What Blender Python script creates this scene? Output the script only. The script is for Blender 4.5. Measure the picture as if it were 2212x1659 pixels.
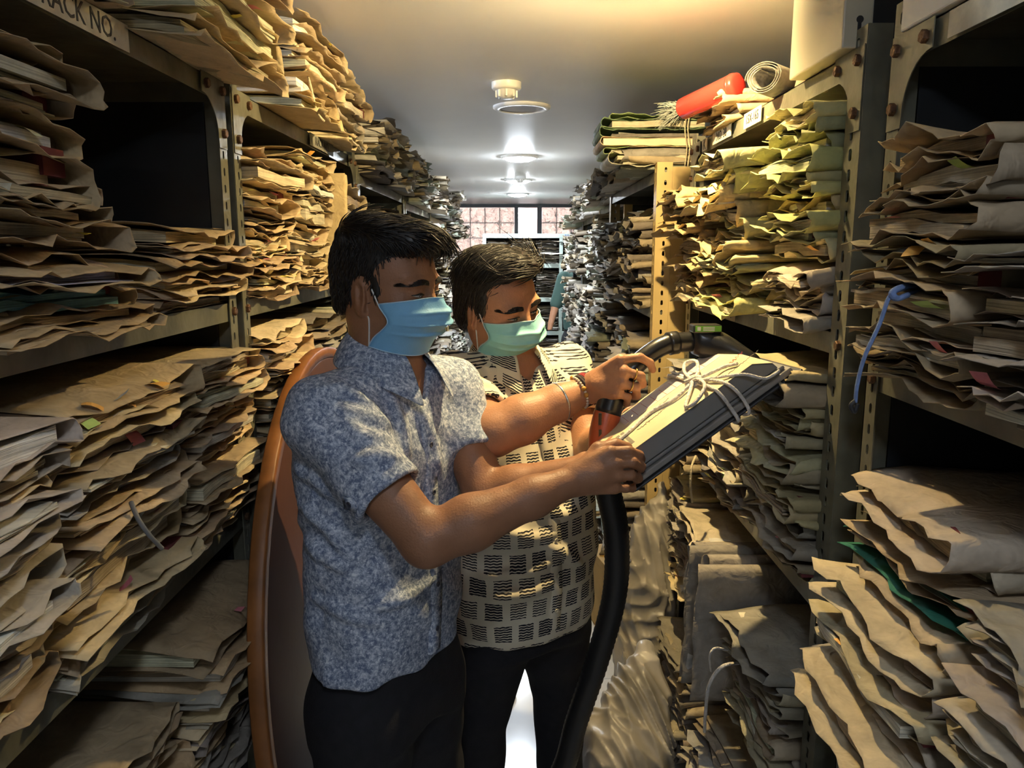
import bpy, bmesh, math, random
import numpy as np
from mathutils import Vector, Matrix

for o in list(bpy.data.objects):
    bpy.data.objects.remove(o, do_unlink=True)
scene = bpy.context.scene
COL = scene.collection
R = math.radians
PI = math.pi

# ------------------------------------------------------------------ camera
FPX, PITCH, CAMH = 1661.0, R(9.87), 1.66
cam_d = bpy.data.cameras.new('camera')
cam_d.sensor_fit = 'HORIZONTAL'
cam_d.sensor_width = 36.0
cam_d.lens = 36.0 * FPX / 2212.0
cam_d.shift_x = -6.0 / 2212.0
cam_d.clip_start = 0.02
cam = bpy.data.objects.new('camera', cam_d)
COL.objects.link(cam)
cam.location = (0, 0, CAMH)
cam.rotation_euler = (PI / 2 - PITCH, 0, 0)
scene.camera = cam


def at(x, y, d):
    """world point seen at photo pixel x, y when it stands d metres down the aisle"""
    a = (x - 1112.0) / FPX
    b = (829.5 - y) / FPX
    Y = math.cos(PITCH) + b * math.sin(PITCH)
    Z = -math.sin(PITCH) + b * math.cos(PITCH)
    return Vector((a / Y * d, d, CAMH + Z / Y * d))


# ------------------------------------------------------------------ world, exposure
world = bpy.data.worlds.new('world')
scene.world = world
world.use_nodes = True
bg = world.node_tree.nodes['Background']
bg.inputs[0].default_value = (0.80, 0.88, 1.0, 1)
bg.inputs[1].default_value = 1.0
scene.view_settings.view_transform = 'Standard'
scene.view_settings.look = 'None'
scene.view_settings.gamma = 1
scene.view_settings.use_curve_mapping = False
scene.view_settings.exposure = 2.45

# lamps of the aisle: (y, diffuser strength, colour), None = switched off
LAMPS = [(-1.65, 19, (.84, .91, 1.0)), (0.05, 14, (0.80, 0.88, 1.0)), (1.75, 2700, (1.0, 0.75, 0.36)), (3.41, None, None),
         (5.17, 80, (0.84, 0.92, 1.0)), (6.84, 80, (0.84, 0.92, 1.0)), (8.49, 80, (0.84, 0.92, 1.0))]
LAMP_X = 0.03
CEIL = 2.26


# ------------------------------------------------------------------ materials
def nodes_of(m):
    m.use_nodes = True
    nt = m.node_tree
    return nt, nt.nodes, nt.links, nt.nodes['Principled BSDF']


def mat(name, col, rough=0.6, metal=0.0, noise=0.0, nscale=20.0, bump=0.0, bscale=60.0, spec=None, **kw):
    m = bpy.data.materials.new(name)
    nt, N, Lk, b = nodes_of(m)
    b.inputs['Base Color'].default_value = (*col, 1)
    b.inputs['Roughness'].default_value = rough
    b.inputs['Metallic'].default_value = metal
    if spec is not None:
        b.inputs['Specular IOR Level'].default_value = spec
    for k, v in kw.items():
        b.inputs[k].default_value = v
    tc = None
    if noise or bump:
        tc = N.new('ShaderNodeTexCoord')
    if noise:
        nz = N.new('ShaderNodeTexNoise'); nz.inputs['Scale'].default_value = nscale; nz.inputs['Detail'].default_value = 3
        Lk.new(tc.outputs['Object'], nz.inputs['Vector'])
        hs = N.new('ShaderNodeMixRGB'); hs.blend_type = 'MIX'
        hs.inputs[1].default_value = (*[c * (1 - noise) for c in col], 1)
        hs.inputs[2].default_value = (*[min(1, c * (1 + noise)) for c in col], 1)
        rp = N.new('ShaderNodeMapRange'); rp.inputs[1].default_value = 0.3; rp.inputs[2].default_value = 0.7
        Lk.new(nz.outputs[0], rp.inputs[0]); Lk.new(rp.outputs[0], hs.inputs[0])
        Lk.new(hs.outputs[0], b.inputs['Base Color'])
    if bump:
        nb = N.new('ShaderNodeTexNoise'); nb.inputs['Scale'].default_value = bscale; nb.inputs['Detail'].default_value = 2
        Lk.new(tc.outputs['Object'], nb.inputs['Vector'])
        bp = N.new('ShaderNodeBump'); bp.inputs['Strength'].default_value = bump; bp.inputs['Distance'].default_value = 0.01
        Lk.new(nb.outputs[0], bp.inputs['Height']); Lk.new(bp.outputs[0], b.inputs['Normal'])
    return m


def paper_mat(name, source, rough=0.8, crease=0.5):
    """kraft / paper sheet: colour from the object (individual files) or per sheet (heaps)"""
    m = bpy.data.materials.new(name)
    nt, N, Lk, b = nodes_of(m)
    b.inputs['Roughness'].default_value = rough
    b.inputs['Specular IOR Level'].default_value = 0.25
    tc = N.new('ShaderNodeTexCoord')
    if source == 'object':
        oi = N.new('ShaderNodeObjectInfo'); base = oi.outputs['Color']
    else:
        ge = N.new('ShaderNodeNewGeometry')
        cr = N.new('ShaderNodeValToRGB'); cr.color_ramp.interpolation = 'CONSTANT'
        el = cr.color_ramp.elements
        for i, c in enumerate(source):
            if i < 2:
                e = el[i]; e.position = i / len(source)
            else:
                e = el.new(i / len(source))
            e.color = (*c, 1)
        Lk.new(ge.outputs['Random Per Island'], cr.inputs[0]); base = cr.outputs[0]
    nz = N.new('ShaderNodeTexNoise'); nz.inputs['Scale'].default_value = 14; nz.inputs['Detail'].default_value = 4
    nz.inputs['Roughness'].default_value = 0.65
    Lk.new(tc.outputs['Object'], nz.inputs['Vector'])
    mr = N.new('ShaderNodeMapRange'); mr.inputs[1].default_value = 0.3; mr.inputs[2].default_value = 0.7
    mr.inputs[3].default_value = 0.72; mr.inputs[4].default_value = 1.12
    Lk.new(nz.outputs[0], mr.inputs[0])
    mx = N.new('ShaderNodeMixRGB'); mx.blend_type = 'MULTIPLY'; mx.inputs[0].default_value = 1
    Lk.new(base, mx.inputs[1]); Lk.new(mr.outputs[0], mx.inputs[2])
    Lk.new(mx.outputs[0], b.inputs['Base Color'])
    n2 = N.new('ShaderNodeTexNoise'); n2.inputs['Scale'].default_value = 26; n2.inputs['Detail'].default_value = 2
    n2.inputs['Distortion'].default_value = 1.2
    Lk.new(tc.outputs['Object'], n2.inputs['Vector'])
    bp = N.new('ShaderNodeBump'); bp.inputs['Strength'].default_value = crease; bp.inputs['Distance'].default_value = 0.012
    Lk.new(n2.outputs[0], bp.inputs['Height']); Lk.new(bp.outputs[0], b.inputs['Normal'])
    return m


def page_mat(name, source):
    """edge of a wad of sheets: fine lines along the thickness"""
    m = paper_mat(name, source, 0.85, 0.25)
    nt, N, Lk, b = nodes_of(m)
    tc = N.new('ShaderNodeTexCoord')
    mp = N.new('ShaderNodeMapping'); mp.inputs['Scale'].default_value = (5, 5, 420)
    Lk.new(tc.outputs['Object'], mp.inputs[0])
    nz = N.new('ShaderNodeTexNoise'); nz.inputs['Scale'].default_value = 1; nz.inputs['Detail'].default_value = 3
    Lk.new(mp.outputs[0], nz.inputs['Vector'])
    mr = N.new('ShaderNodeMapRange'); mr.inputs[1].default_value = 0.3; mr.inputs[2].default_value = 0.68
    mr.inputs[3].default_value = 0.45; mr.inputs[4].default_value = 1.1
    Lk.new(nz.outputs[0], mr.inputs[0])
    src = b.inputs['Base Color'].links[0].from_socket
    mx = N.new('ShaderNodeMixRGB'); mx.blend_type = 'MULTIPLY'; mx.inputs[0].default_value = 1
    Lk.new(src, mx.inputs[1]); Lk.new(mr.outputs[0], mx.inputs[2])
    Lk.new(mx.outputs[0], b.inputs['Base Color'])
    bp = N.new('ShaderNodeBump'); bp.inputs['Strength'].default_value = 0.6; bp.inputs['Distance'].default_value = 0.004
    Lk.new(nz.outputs[0], bp.inputs['Height']); Lk.new(bp.outputs[0], b.inputs['Normal'])
    return m


def emit_mat(name, col, strength):
    m = bpy.data.materials.new(name)
    m.use_nodes = True
    nt = m.node_tree
    nt.nodes.remove(nt.nodes['Principled BSDF'])
    e = nt.nodes.new('ShaderNodeEmission')
    e.inputs[0].default_value = (*col, 1); e.inputs[1].default_value = strength
    nt.links.new(e.outputs[0], nt.nodes['Material Output'].inputs[0])
    return m


HEAP_COV = [(.30, .24, .17), (.22, .19, .15), (.36, .29, .19), (.27, .25, .22), (.17, .15, .13), (.42, .36, .26), (.24, .26, .20),
            (.33, .27, .2), (.40, .38, .34), (.2, .17, .14), (.31, .25, .16), (.48, .44, .36)]
HEAP_PAGE = [(.55, .50, .38), (.6, .58, .5), (.45, .38, .27), (.5, .52, .4), (.35, .29, .2), (.66, .64, .6)]
M = dict(
    cover=paper_mat('file_cover', 'object'),
    pages=page_mat('file_pages', 'object'),
    heap_cover=paper_mat('heap_cover', HEAP_COV),
    heap_pages=page_mat('heap_pages', HEAP_PAGE),
    steel=mat('olive_steel', (.17, .165, .12), .40, .25, .35, 11, .15, 40),
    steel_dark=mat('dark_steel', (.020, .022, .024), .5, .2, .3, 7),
    steel_pale=mat('pale_green_steel', (.42, .50, .45), .45, .1, .15, 8),
    steel_beige=mat('beige_steel', (.52, .38, .16), .45, .05, .12, 6, .05, 30),
    steel_blue=mat('slate_steel', (.10, .12, .16), .5, .2, .2, 8),
    bolt=mat('rusty_bolt', (.14, .075, .04), .6, .6, .5, 60, .4, 120),
    plate=mat('paper_plate', (.60, .55, .42), .7, 0, .18, 30, .1, 60),
    ink=mat('black_ink', (.02, .02, .022), .6),
    ink_red=mat('red_ink', (.45, .05, .04), .7),
    ink_blue=mat('blue_ink', (.08, .10, .35), .7),
    white_pl=mat('white_plastic', (.78, .78, .76), .35, 0, .03, 6),
    rope=mat('white_cord', (.66, .62, .58), .75, 0, .15, 40, .5, 180),
    string=mat('jute_string', (.52, .44, .30), .85, 0, .2, 60, .5, 200),
)


# ------------------------------------------------------------------ mesh helpers
def link(o, parent=None):
    COL.objects.link(o)
    if parent is not None:
        o.parent = parent
    return o


def mesh(name, V, F, m=None, parent=None, smooth=False, mats=None, midx=None, loc=None):
    me = bpy.data.meshes.new(name)
    me.from_pydata([tuple(map(float, v)) for v in V], [], [tuple(map(int, f)) for f in F])
    for x in (mats or ([m] if m else [])):
        me.materials.append(x)
    if midx is not None:
        me.polygons.foreach_set('material_index', np.asarray(midx, dtype=np.int32))
    if smooth:
        me.polygons.foreach_set('use_smooth', np.ones(len(me.polygons), dtype=bool))
    me.update()
    o = bpy.data.objects.new(name, me)
    if loc is not None:
        o.location = loc
    return link(o, parent)


def empty(name, loc=(0, 0, 0), rz=0.0, parent=None):
    o = bpy.data.objects.new(name, None)
    o.empty_display_size = 0.05
    o.location = loc
    o.rotation_euler = (0, 0, rz)
    return link(o, parent)


def tag(o, label=None, cat=None, group=None, kind=None):
    if label: o['label'] = label
    if cat: o['category'] = cat
    if group: o['group'] = group
    if kind: o['kind'] = kind
    return o


class MB:
    """collects shapes for one mesh object"""
    def __init__(self):
        self.V, self.F = [], []

    def add(self, V, F):
        n = len(self.V)
        self.V += [tuple(v) for v in V]
        self.F += [tuple(i + n for i in f) for f in F]
        return self

    def box(self, lo, hi, M4=None):
        (x0, y0, z0), (x1, y1, z1) = lo, hi
        V = [Vector(v) for v in ((x0, y0, z0), (x1, y0, z0), (x1, y1, z0), (x0, y1, z0), (x0, y0, z1), (x1, y0, z1), (x1, y1, z1), (x0, y1, z1))]
        if M4 is not None:
            V = [M4 @ v for v in V]
        return self.add(V, [(0, 3, 2, 1), (4, 5, 6, 7), (0, 1, 5, 4), (1, 2, 6, 5), (2, 3, 7, 6), (3, 0, 4, 7)])

    def lathe(self, prof, n=24, M4=None, cap0=True, cap1=True):
        V, F = [], []
        for r, z in prof:
            for i in range(n):
                a = 2 * PI * i / n
                V.append(Vector((r * math.cos(a), r * math.sin(a), z)))
        for j in range(len(prof) - 1):
            for i in range(n):
                k = (i + 1) % n
                F.append((j * n + i, j * n + k, (j + 1) * n + k, (j + 1) * n + i))
        if cap0: F.append(tuple(reversed(range(n))))
        if cap1: F.append(tuple((len(prof) - 1) * n + i for i in range(n)))
        if M4 is not None:
            V = [M4 @ v for v in V]
        return self.add(V, F)

    def tube(self, pts, r, n=8, closed=False, flat=1.0):
        pts = [Vector(p) for p in pts]
        k = len(pts)
        rr = r if hasattr(r, '__len__') else [r] * k
        V, F = [], []
        up = Vector((0.13, 0.27, 1)).normalized()
        side = None
        for i, p in enumerate(pts):
            if closed:
                t = pts[(i + 1) % k] - pts[i - 1]
            else:
                t = pts[min(i + 1, k - 1)] - pts[max(i - 1, 0)]
            t.normalize()
            if side is None:
                side = t.cross(up)
                if side.length < 1e-4: side = t.cross(Vector((1, 0, 0)))
            else:
                side = side - t * side.dot(t)
            side.normalize()
            w = t.cross(side)
            for j in range(n):
                a = 2 * PI * j / n
                V.append(p + (side * math.cos(a) + w * math.sin(a) * flat) * rr[i])
        for i in range(k if closed else k - 1):
            for j in range(n):
                q = (j + 1) % n
                i2 = (i + 1) % k
                F.append((i * n + j, i * n + q, i2 * n + q, i2 * n + j))
        if not closed:
            F.append(tuple(reversed(range(n))))
            F.append(tuple((k - 1) * n + j for j in range(n)))
        return self.add(V, F)

    def prism(self, poly, axis, a0, a1):
        """extrude polygon of 2-D points along axis 0/1/2 from a0 to a1"""
        n = len(poly)
        def p3(p, a):
            q = list(p); q.insert(axis, a); return q
        V = [p3(p, a0) for p in poly] + [p3(p, a1) for p in poly]
        F = [tuple(range(n))[::-1], tuple(range(n, 2 * n))]
        F += [(i, (i + 1) % n, n + (i + 1) % n, n + i) for i in range(n)]
        return self.add(V, F)

    def build(self, name, m, parent=None, smooth=False, bevel=0.0, loc=None, seg=2):
        o = mesh(name, self.V, self.F, m, parent, smooth, loc=loc)
        bm = bmesh.new(); bm.from_mesh(o.data)
        bmesh.ops.recalc_face_normals(bm, faces=bm.faces)
        bm.to_mesh(o.data); bm.free()
        if bevel:
            bv = o.modifiers.new('bevel', 'BEVEL'); bv.width = bevel; bv.segments = seg; bv.limit_method = 'ANGLE'
        return o


def spline(pts, n):
    """Catmull-Rom through points"""
    P = [Vector(p) for p in pts]
    out = []
    k = len(P)
    for s in range(n):
        t = s / (n - 1) * (k - 1)
        i = min(int(t), k - 2)
        f = t - i
        p0, p1, p2, p3 = P[max(i - 1, 0)], P[i], P[i + 1], P[min(i + 2, k - 1)]
        out.append(0.5 * ((2 * p1) + (p2 - p0) * f + (2 * p0 - 5 * p1 + 4 * p2 - p3) * f * f + (3 * p1 - p0 - 3 * p2 + p3) * f ** 3))
    return out


def text(s, size, m, parent, loc, rot, name='lettering', ext=0.0004, sx=1.0, align='LEFT'):
    c = bpy.data.curves.new(name, 'FONT')
    c.body = s; c.size = size; c.extrude = ext; c.align_x = align; c.align_y = 'CENTER'
    c.resolution_u = 2
    t = bpy.data.objects.new(name, c)
    COL.objects.link(t)
    dg = bpy.context.evaluated_depsgraph_get()
    me = bpy.data.meshes.new_from_object(t.evaluated_get(dg))
    COL.objects.unlink(t); bpy.data.objects.remove(t); bpy.data.curves.remove(c)
    me.materials.clear(); me.materials.append(m)
    o = bpy.data.objects.new(name, me)
    o.location = loc; o.rotation_euler = rot; o.scale = (sx, 1, 1)
    return link(o, parent)


# ------------------------------------------------------------------ the room
def structure(name, V, F, m, label=None):
    o = mesh(name, V, F, m)
    o['kind'] = 'structure'
    if label: o['label'] = label
    return o


def sbox(name, lo, hi, m, label=None):
    o = MB().box(lo, hi).build(name, m)
    o['kind'] = 'structure'
    if label: o['label'] = label
    return o


m_floor_joint = mat('grout', (.16, .16, .17), .8)
m_tile = mat('floor_tile', (.60, .62, .66), .16, 0, .06, 5)
m_ceil = mat('ceiling_paint', (.80, .80, .79), .45, 0, .04, 1.5, .04, 3)
m_wall = mat('wall_paint', (.55, .54, .50), .7, 0, .05, 3)
RX0, RX1, RY0, RY1 = -3.0, 2.0, -2.6, 10.45
floor = sbox('floor', (RX0, RY0, -0.1), (RX1, RY1, -0.004), m_floor_joint, 'grey grout bed under glossy pale tiles')
tile_me = None
k = 0
TS = 0.60
nx0 = math.floor((RX0 - 0.24) / TS); ny0 = math.floor((RY0 - 2.78) / TS)
for ix in range(nx0, math.ceil((RX1 - .24) / TS)):
    for iy in range(ny0, math.ceil((RY1 - 2.78) / TS)):
        x0 = .24 + ix * TS + .0012; x1 = x0 + TS - .0024
        y0 = 2.78 + iy * TS + .0012; y1 = y0 + TS - .0024
        x0, x1 = max(x0, RX0 + .001), min(x1, RX1 - .001)
        y0, y1 = max(y0, RY0 + .001), min(y1, RY1 - .001)
        if abs(x0 + x1) / 2 > 1.25:
            continue
        MB().box((x0, y0, -.006), (x1, y1, 0)).build('tile', m_tile, floor)
sbox('ceiling', (RX0, RY0, CEIL), (RX1, RY1, CEIL + .12), m_ceil, 'plain off-white ceiling over the aisle')
sbox('wall_left', (RX0 - .1, RY0, 0), (RX0, RY1, CEIL), m_wall)
sbox('wall_right', (RX1, RY0, 0), (RX1 + .1, RY1, CEIL), m_wall)
sbox('wall_front', (RX0, RY0 - .1, 0), (RX1, RY0, CEIL), m_wall)
# back wall with a band of windows under the ceiling
WZ0, WZ1 = 1.62, 2.22
sbox('wall_back', (RX0, RY1, 0), (RX1, RY1 + .15, WZ0), m_wall)
m_frame = mat('window_frame', (.03, .032, .036), .5)
m_gb = bpy.data.materials.new('glass_block')
nt, N, Lk, b = nodes_of(m_gb)
b.inputs['Base Color'].default_value = (.90, .80, .74, 1)
b.inputs['Roughness'].default_value = .35
b.inputs['Transmission Weight'].default_value = .75
tc = N.new('ShaderNodeTexCoord'); wv = N.new('ShaderNodeTexNoise'); wv.inputs['Scale'].default_value = 9; wv.inputs['Distortion'].default_value = 2
Lk.new(tc.outputs['Object'], wv.inputs['Vector'])
bp = N.new('ShaderNodeBump'); bp.inputs['Strength'].default_value = 1; bp.inputs['Distance'].default_value = .06
Lk.new(wv.outputs[0], bp.inputs['Height']); Lk.new(bp.outputs[0], b.inputs['Normal'])
m_clear = mat('clear_pane', (.95, .95, .97), .02, 0, **{'Transmission Weight': 1.0})
win = empty('window_1', (0, RY1 + .05, WZ0)); win['kind'] = 'structure'; win['label'] = 'dark-framed window band of glass blocks below the ceiling'
zz0, zz1 = 0.0, WZ1 - WZ0
for n_, (xa, xb) in enumerate([(-2.99, -2.95), (-.005, .045), (.30, .36), (1.95, 1.99)]):
    MB().box((xa, -.05, zz0), (xb, .05, zz1)).build('mullion', m_frame, win)
MB().box((-2.99, -.05, zz1), (1.99, .06, CEIL - WZ0)).build('frame_head', m_frame, win)
MB().box((-2.99, -.06, -.02), (1.99, .06, .0)).build('frame_sill', m_frame, win)
gb_me = None
def glass_block(x, z, w, h):
    return MB().box((x + .006, -.03, z + .006), (x + w - .006, .03, z + h - .006)).build('glass_block', m_gb, win, bevel=.008)
for (xa, xb) in [(-2.95, -.005), (.36, 1.95)]:
    ncol = round((xb - xa) / .195)
    w = (xb - xa) / ncol
    for i in range(ncol):
        for j in range(3):
            glass_block(xa + i * w, zz0 + j * (zz1 - zz0) / 3, w, (zz1 - zz0) / 3)
    jb = MB()
    for i in range(1, ncol):
        jb.box((xa + i * w - .006, -.02, zz0), (xa + i * w + .006, .02, zz1))
    for j in (1, 2):
        jb.box((xa, -.02, zz0 + j * (zz1 - zz0) / 3 - .006), (xb, .02, zz0 + j * (zz1 - zz0) / 3 + .006))
    jb.build('mortar_grid', mat('mortar', (.62, .55, .5), .8), win)
MB().box((.045, -.004, zz0), (.30, .004, zz1)).build('pane', m_clear, win)
# the house across the yard, seen through the clear pane
hb = empty('neighbour_building', (0, 14, -1)); tag(hb, 'pink rendered building seen through the clear pane', 'building')
m_pink = mat('pink_render', (.80, .56, .46), .8, 0, .06, 2)
MB().box((-6, 0, 0), (6, .3, 7)).build('wall', m_pink, hb)
MB().box((.05, -.25, 0), (.20, 0, 7)).build('column', mat('pale_column', (.85, .72, .66), .8), hb)
MB().box((.3, -.16, 3.2), (6, 0, 3.34)).build('ledge', mat('pale_ledge', (.88, .74, .66), .8), hb)


# ------------------------------------------------------------------ ceiling lamps and smoke detector
LBL = ['round ceiling lamp behind the camera end of the aisle', 'cool round ceiling lamp above the camera', 'hooded warm bulb on the ceiling above the two men',
       'unlit round ceiling panel just beyond the smoke detector', 'largest lit round ceiling lamp, first beyond the unlit panel',
       'lit round ceiling lamp with a detector hanging in front of it', 'smallest lit round ceiling lamp, nearest the windows']
m_rim = mat('lamp_rim', (.80, .80, .80), .4)
def fill_bulb(x, y, lc, st, lb, grp):
    """added bare bulb in a short holder, out of view, to brighten the ceiling"""
    e = empty('ceiling_lamp', (x, y, CEIL))
    tag(e, lb, 'ceiling lamp', grp)
    MB().lathe([(.036, 0), (.036, -.006), (.022, -.012), (.019, -.045), (.016, -.047)], 28, cap0=False).build('holder', m_rim, e, True)
    MB().lathe([(.014, -.045), (.024, -.055), (.029, -.067), (.029, -.077), (.022, -.091), (.010, -.098), (.001, -.099)], 12, cap0=False).build('bulb', emit_mat('fill_bulb_light', lc, st), e, True)
def hooded_lamp(x, y, lc, st, lb, grp):
    """small warm bulb with a half-round metal hood on the camera side"""
    e = empty('ceiling_lamp', (x, y, CEIL))
    tag(e, lb, 'ceiling lamp', grp)
    MB().lathe([(.030, 0), (.030, -.005), (.012, -.009), (.010, -.022)], 20, cap0=False).build('holder', m_rim, e, True)
    MB().lathe([(.012, -.022), (.080, -.028), (.082, -.0305), (.011, -.0245)], 28, cap0=False, cap1=False).build('added_light_stop', m_rim, e, True)  # added disc, keeps the bulb's light off the ceiling around it
    r_ = .0135
    MB().lathe([(max(.0005, r_ * math.sin(PI * i / 8)), -.036 + r_ * math.cos(PI * i / 8)) for i in range(9)], 14, cap0=False, cap1=False).build('bulb', emit_mat('warm_bulb_light', lc, st), e, True)
    V, F = [], []
    for i in range(13):
        a = PI + PI * i / 12
        for z_ in (-.001, -.0555): V.append((.0185 * math.cos(a), .0185 * math.sin(a), z_))
        if i: F.append((2 * i - 2, 2 * i - 1, 2 * i + 1, 2 * i))
    o = mesh('hood', V, F, mat('hood_metal', (.5, .5, .5), .4, .8), e, True)
    sm = o.modifiers.new('thick', 'SOLIDIFY'); sm.thickness = .0012
for (ly, st, lc), lb in zip(LAMPS, LBL):
    if ly == 1.75:
        hooded_lamp(.24, ly, lc, st, lb, 'round lamps along the aisle ceiling')
        continue
    e = empty('ceiling_lamp', (LAMP_X, ly, CEIL))
    tag(e, lb, 'ceiling lamp', 'round lamps along the aisle ceiling')
    MB().lathe([(.122, 0), (.122, -.008), (.112, -.014), (.096, -.014), (.094, -.006)], 40, cap0=False, cap1=False).build('rim', m_rim, e, True)
    dm = emit_mat('lamp_light', lc, st) if st else mat('lamp_off', (.62, .62, .66), .5)
    dome = [(.095, -.010), (.088, -.022), (.07, -.029), (.04, -.033), (.001, -.034)] if st else [(.094, -.007), (.05, -.0085), (.001, -.009)]
    MB().lathe(dome, 20, cap0=False).build('diffuser', dm, e, True)
for ly, lb in ((1.5, 'added unseen cool bulb for the left ceiling, nearest the camera'), (3.3, 'added unseen cool bulb for the left ceiling, middle one'), (5.1, 'added unseen cool bulb for the left ceiling, farthest one')):
    fill_bulb(-1.75, ly, (.78, .88, 1.0), 290, lb, 'added bulbs brightening the left ceiling')  # added beyond the left racks, out of view, for a bluish left ceiling


def smoke_detector(loc, lb, s=1.0):
    e = empty('smoke_detector', loc)
    tag(e, lb, 'smoke detector', 'smoke detectors on the ceiling')
    MB().lathe([(.054 * s, 0), (.054 * s, -.020 * s), (.048 * s, -.026 * s), (.034 * s, -.027 * s)], 32, cap0=False).build('base', M['white_pl'], e, True)
    MB().lathe([(.036 * s, -.027 * s), (.034 * s, -.040 * s), (.026 * s, -.052 * s), (.018 * s, -.056 * s)], 24, cap0=False).build('head', mat('detector_head', (.6, .6, .6), .3), e, True)
    for i in range(8):
        a = 2 * PI * i / 8
        MB().box((.034 * s, -.003, -.052 * s), (.040 * s, .003, -.028 * s), Matrix.Rotation(a, 4, 'Z')).build('rib', M['white_pl'], e)
smoke_detector((-.03, 2.94, CEIL), 'white smoke detector nearest the camera on the ceiling')
smoke_detector((.045, 6.55, CEIL), 'small smoke detector hanging in front of a far lamp', .9)


# ------------------------------------------------------------------ slotted-angle racks
def slot_flange(mb_V, mb_F, H, w, fx, pitch=.034, sl=.017, sw=.0085, z_in=.02):
    """strip 0..w by 0..H with a row of long holes; fx maps (s, z) to a 3-D point"""
    n = int((H - z_in) / pitch)
    c = w * .55
    ch = .0028
    if w > .055: sw, sl = .012, .020
    def put(s, z):
        mb_V.append(fx(s, z)); return len(mb_V) - 1
    z = 0.0
    prev = (put(0, 0), put(w, 0))
    for i in range(n + 1):
        zt = H if i == n else z + pitch
        a0, b0 = prev
        a1, b1 = put(0, zt), put(w, zt)
        if zt - z < pitch * .9:
            mb_F.append((a0, b0, b1, a1)); prev = (a1, b1); z = zt; continue
        zc = (z + zt) / 2
        hs, hw = sl / 2, sw / 2
        h = [put(c - hw, zc - hs + ch), put(c - hw + ch, zc - hs), put(c + hw - ch, zc - hs), put(c + hw, zc - hs + ch),
             put(c + hw, zc + hs - ch), put(c + hw - ch, zc + hs), put(c - hw + ch, zc + hs), put(c - hw, zc + hs - ch)]
        mb_F += [(a0, b0, h[2], h[1]), (b0, h[3], h[2]), (b0, b1, h[4], h[3]), (b1, h[5], h[4]), (b1, a1, h[6], h[5]), (a1, h[7], h[6]), (a1, a0, h[0], h[7]), (a0, h[1], h[0])]
        prev = (a1, b1); z = zt


_post_cache = {}
def post_mesh(H, wa, wb, m, slotted=True, slot_b=True):
    key = (round(H, 3), wa, wb, m.name, slotted, slot_b)
    if key in _post_cache:
        return _post_cache[key]
    V, F = [], []
    if slotted:
        slot_flange(V, F, H, wa, lambda s, z: (0, s, z))
    else:
        n = len(V); V += [(0, 0, 0), (0, wa, 0), (0, wa, H), (0, 0, H)]; F.append((n, n + 1, n + 2, n + 3))
    if slotted and slot_b:
        slot_flange(V, F, H, wb, lambda s, z: (s, 0, z))
    else:
        n = len(V); V += [(0, 0, 0), (wb, 0, 0), (wb, 0, H), (0, 0, H)]; F.append((n, n + 1, n + 2, n + 3))
    # thickness by hand: inner copy + joined rim is left to a solidify modifier on the object
    me = bpy.data.meshes.new('post')
    me.from_pydata(V, [], F); me.materials.append(m); me.update()
    _post_cache[key] = me
    return me


def add_post(parent, loc, sx, sy, H, m, wa=.04, wb=.04, slotted=True, slot_b=False):
    o = bpy.data.objects.new('post', post_mesh(H, wa, wb, m, slotted, slot_b))
    o.location = loc; o.scale = (sx, sy, 1)
    link(o, parent)
    s = o.modifiers.new('thick', 'SOLIDIFY'); s.thickness = .0022; s.offset = 0
    return o


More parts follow.
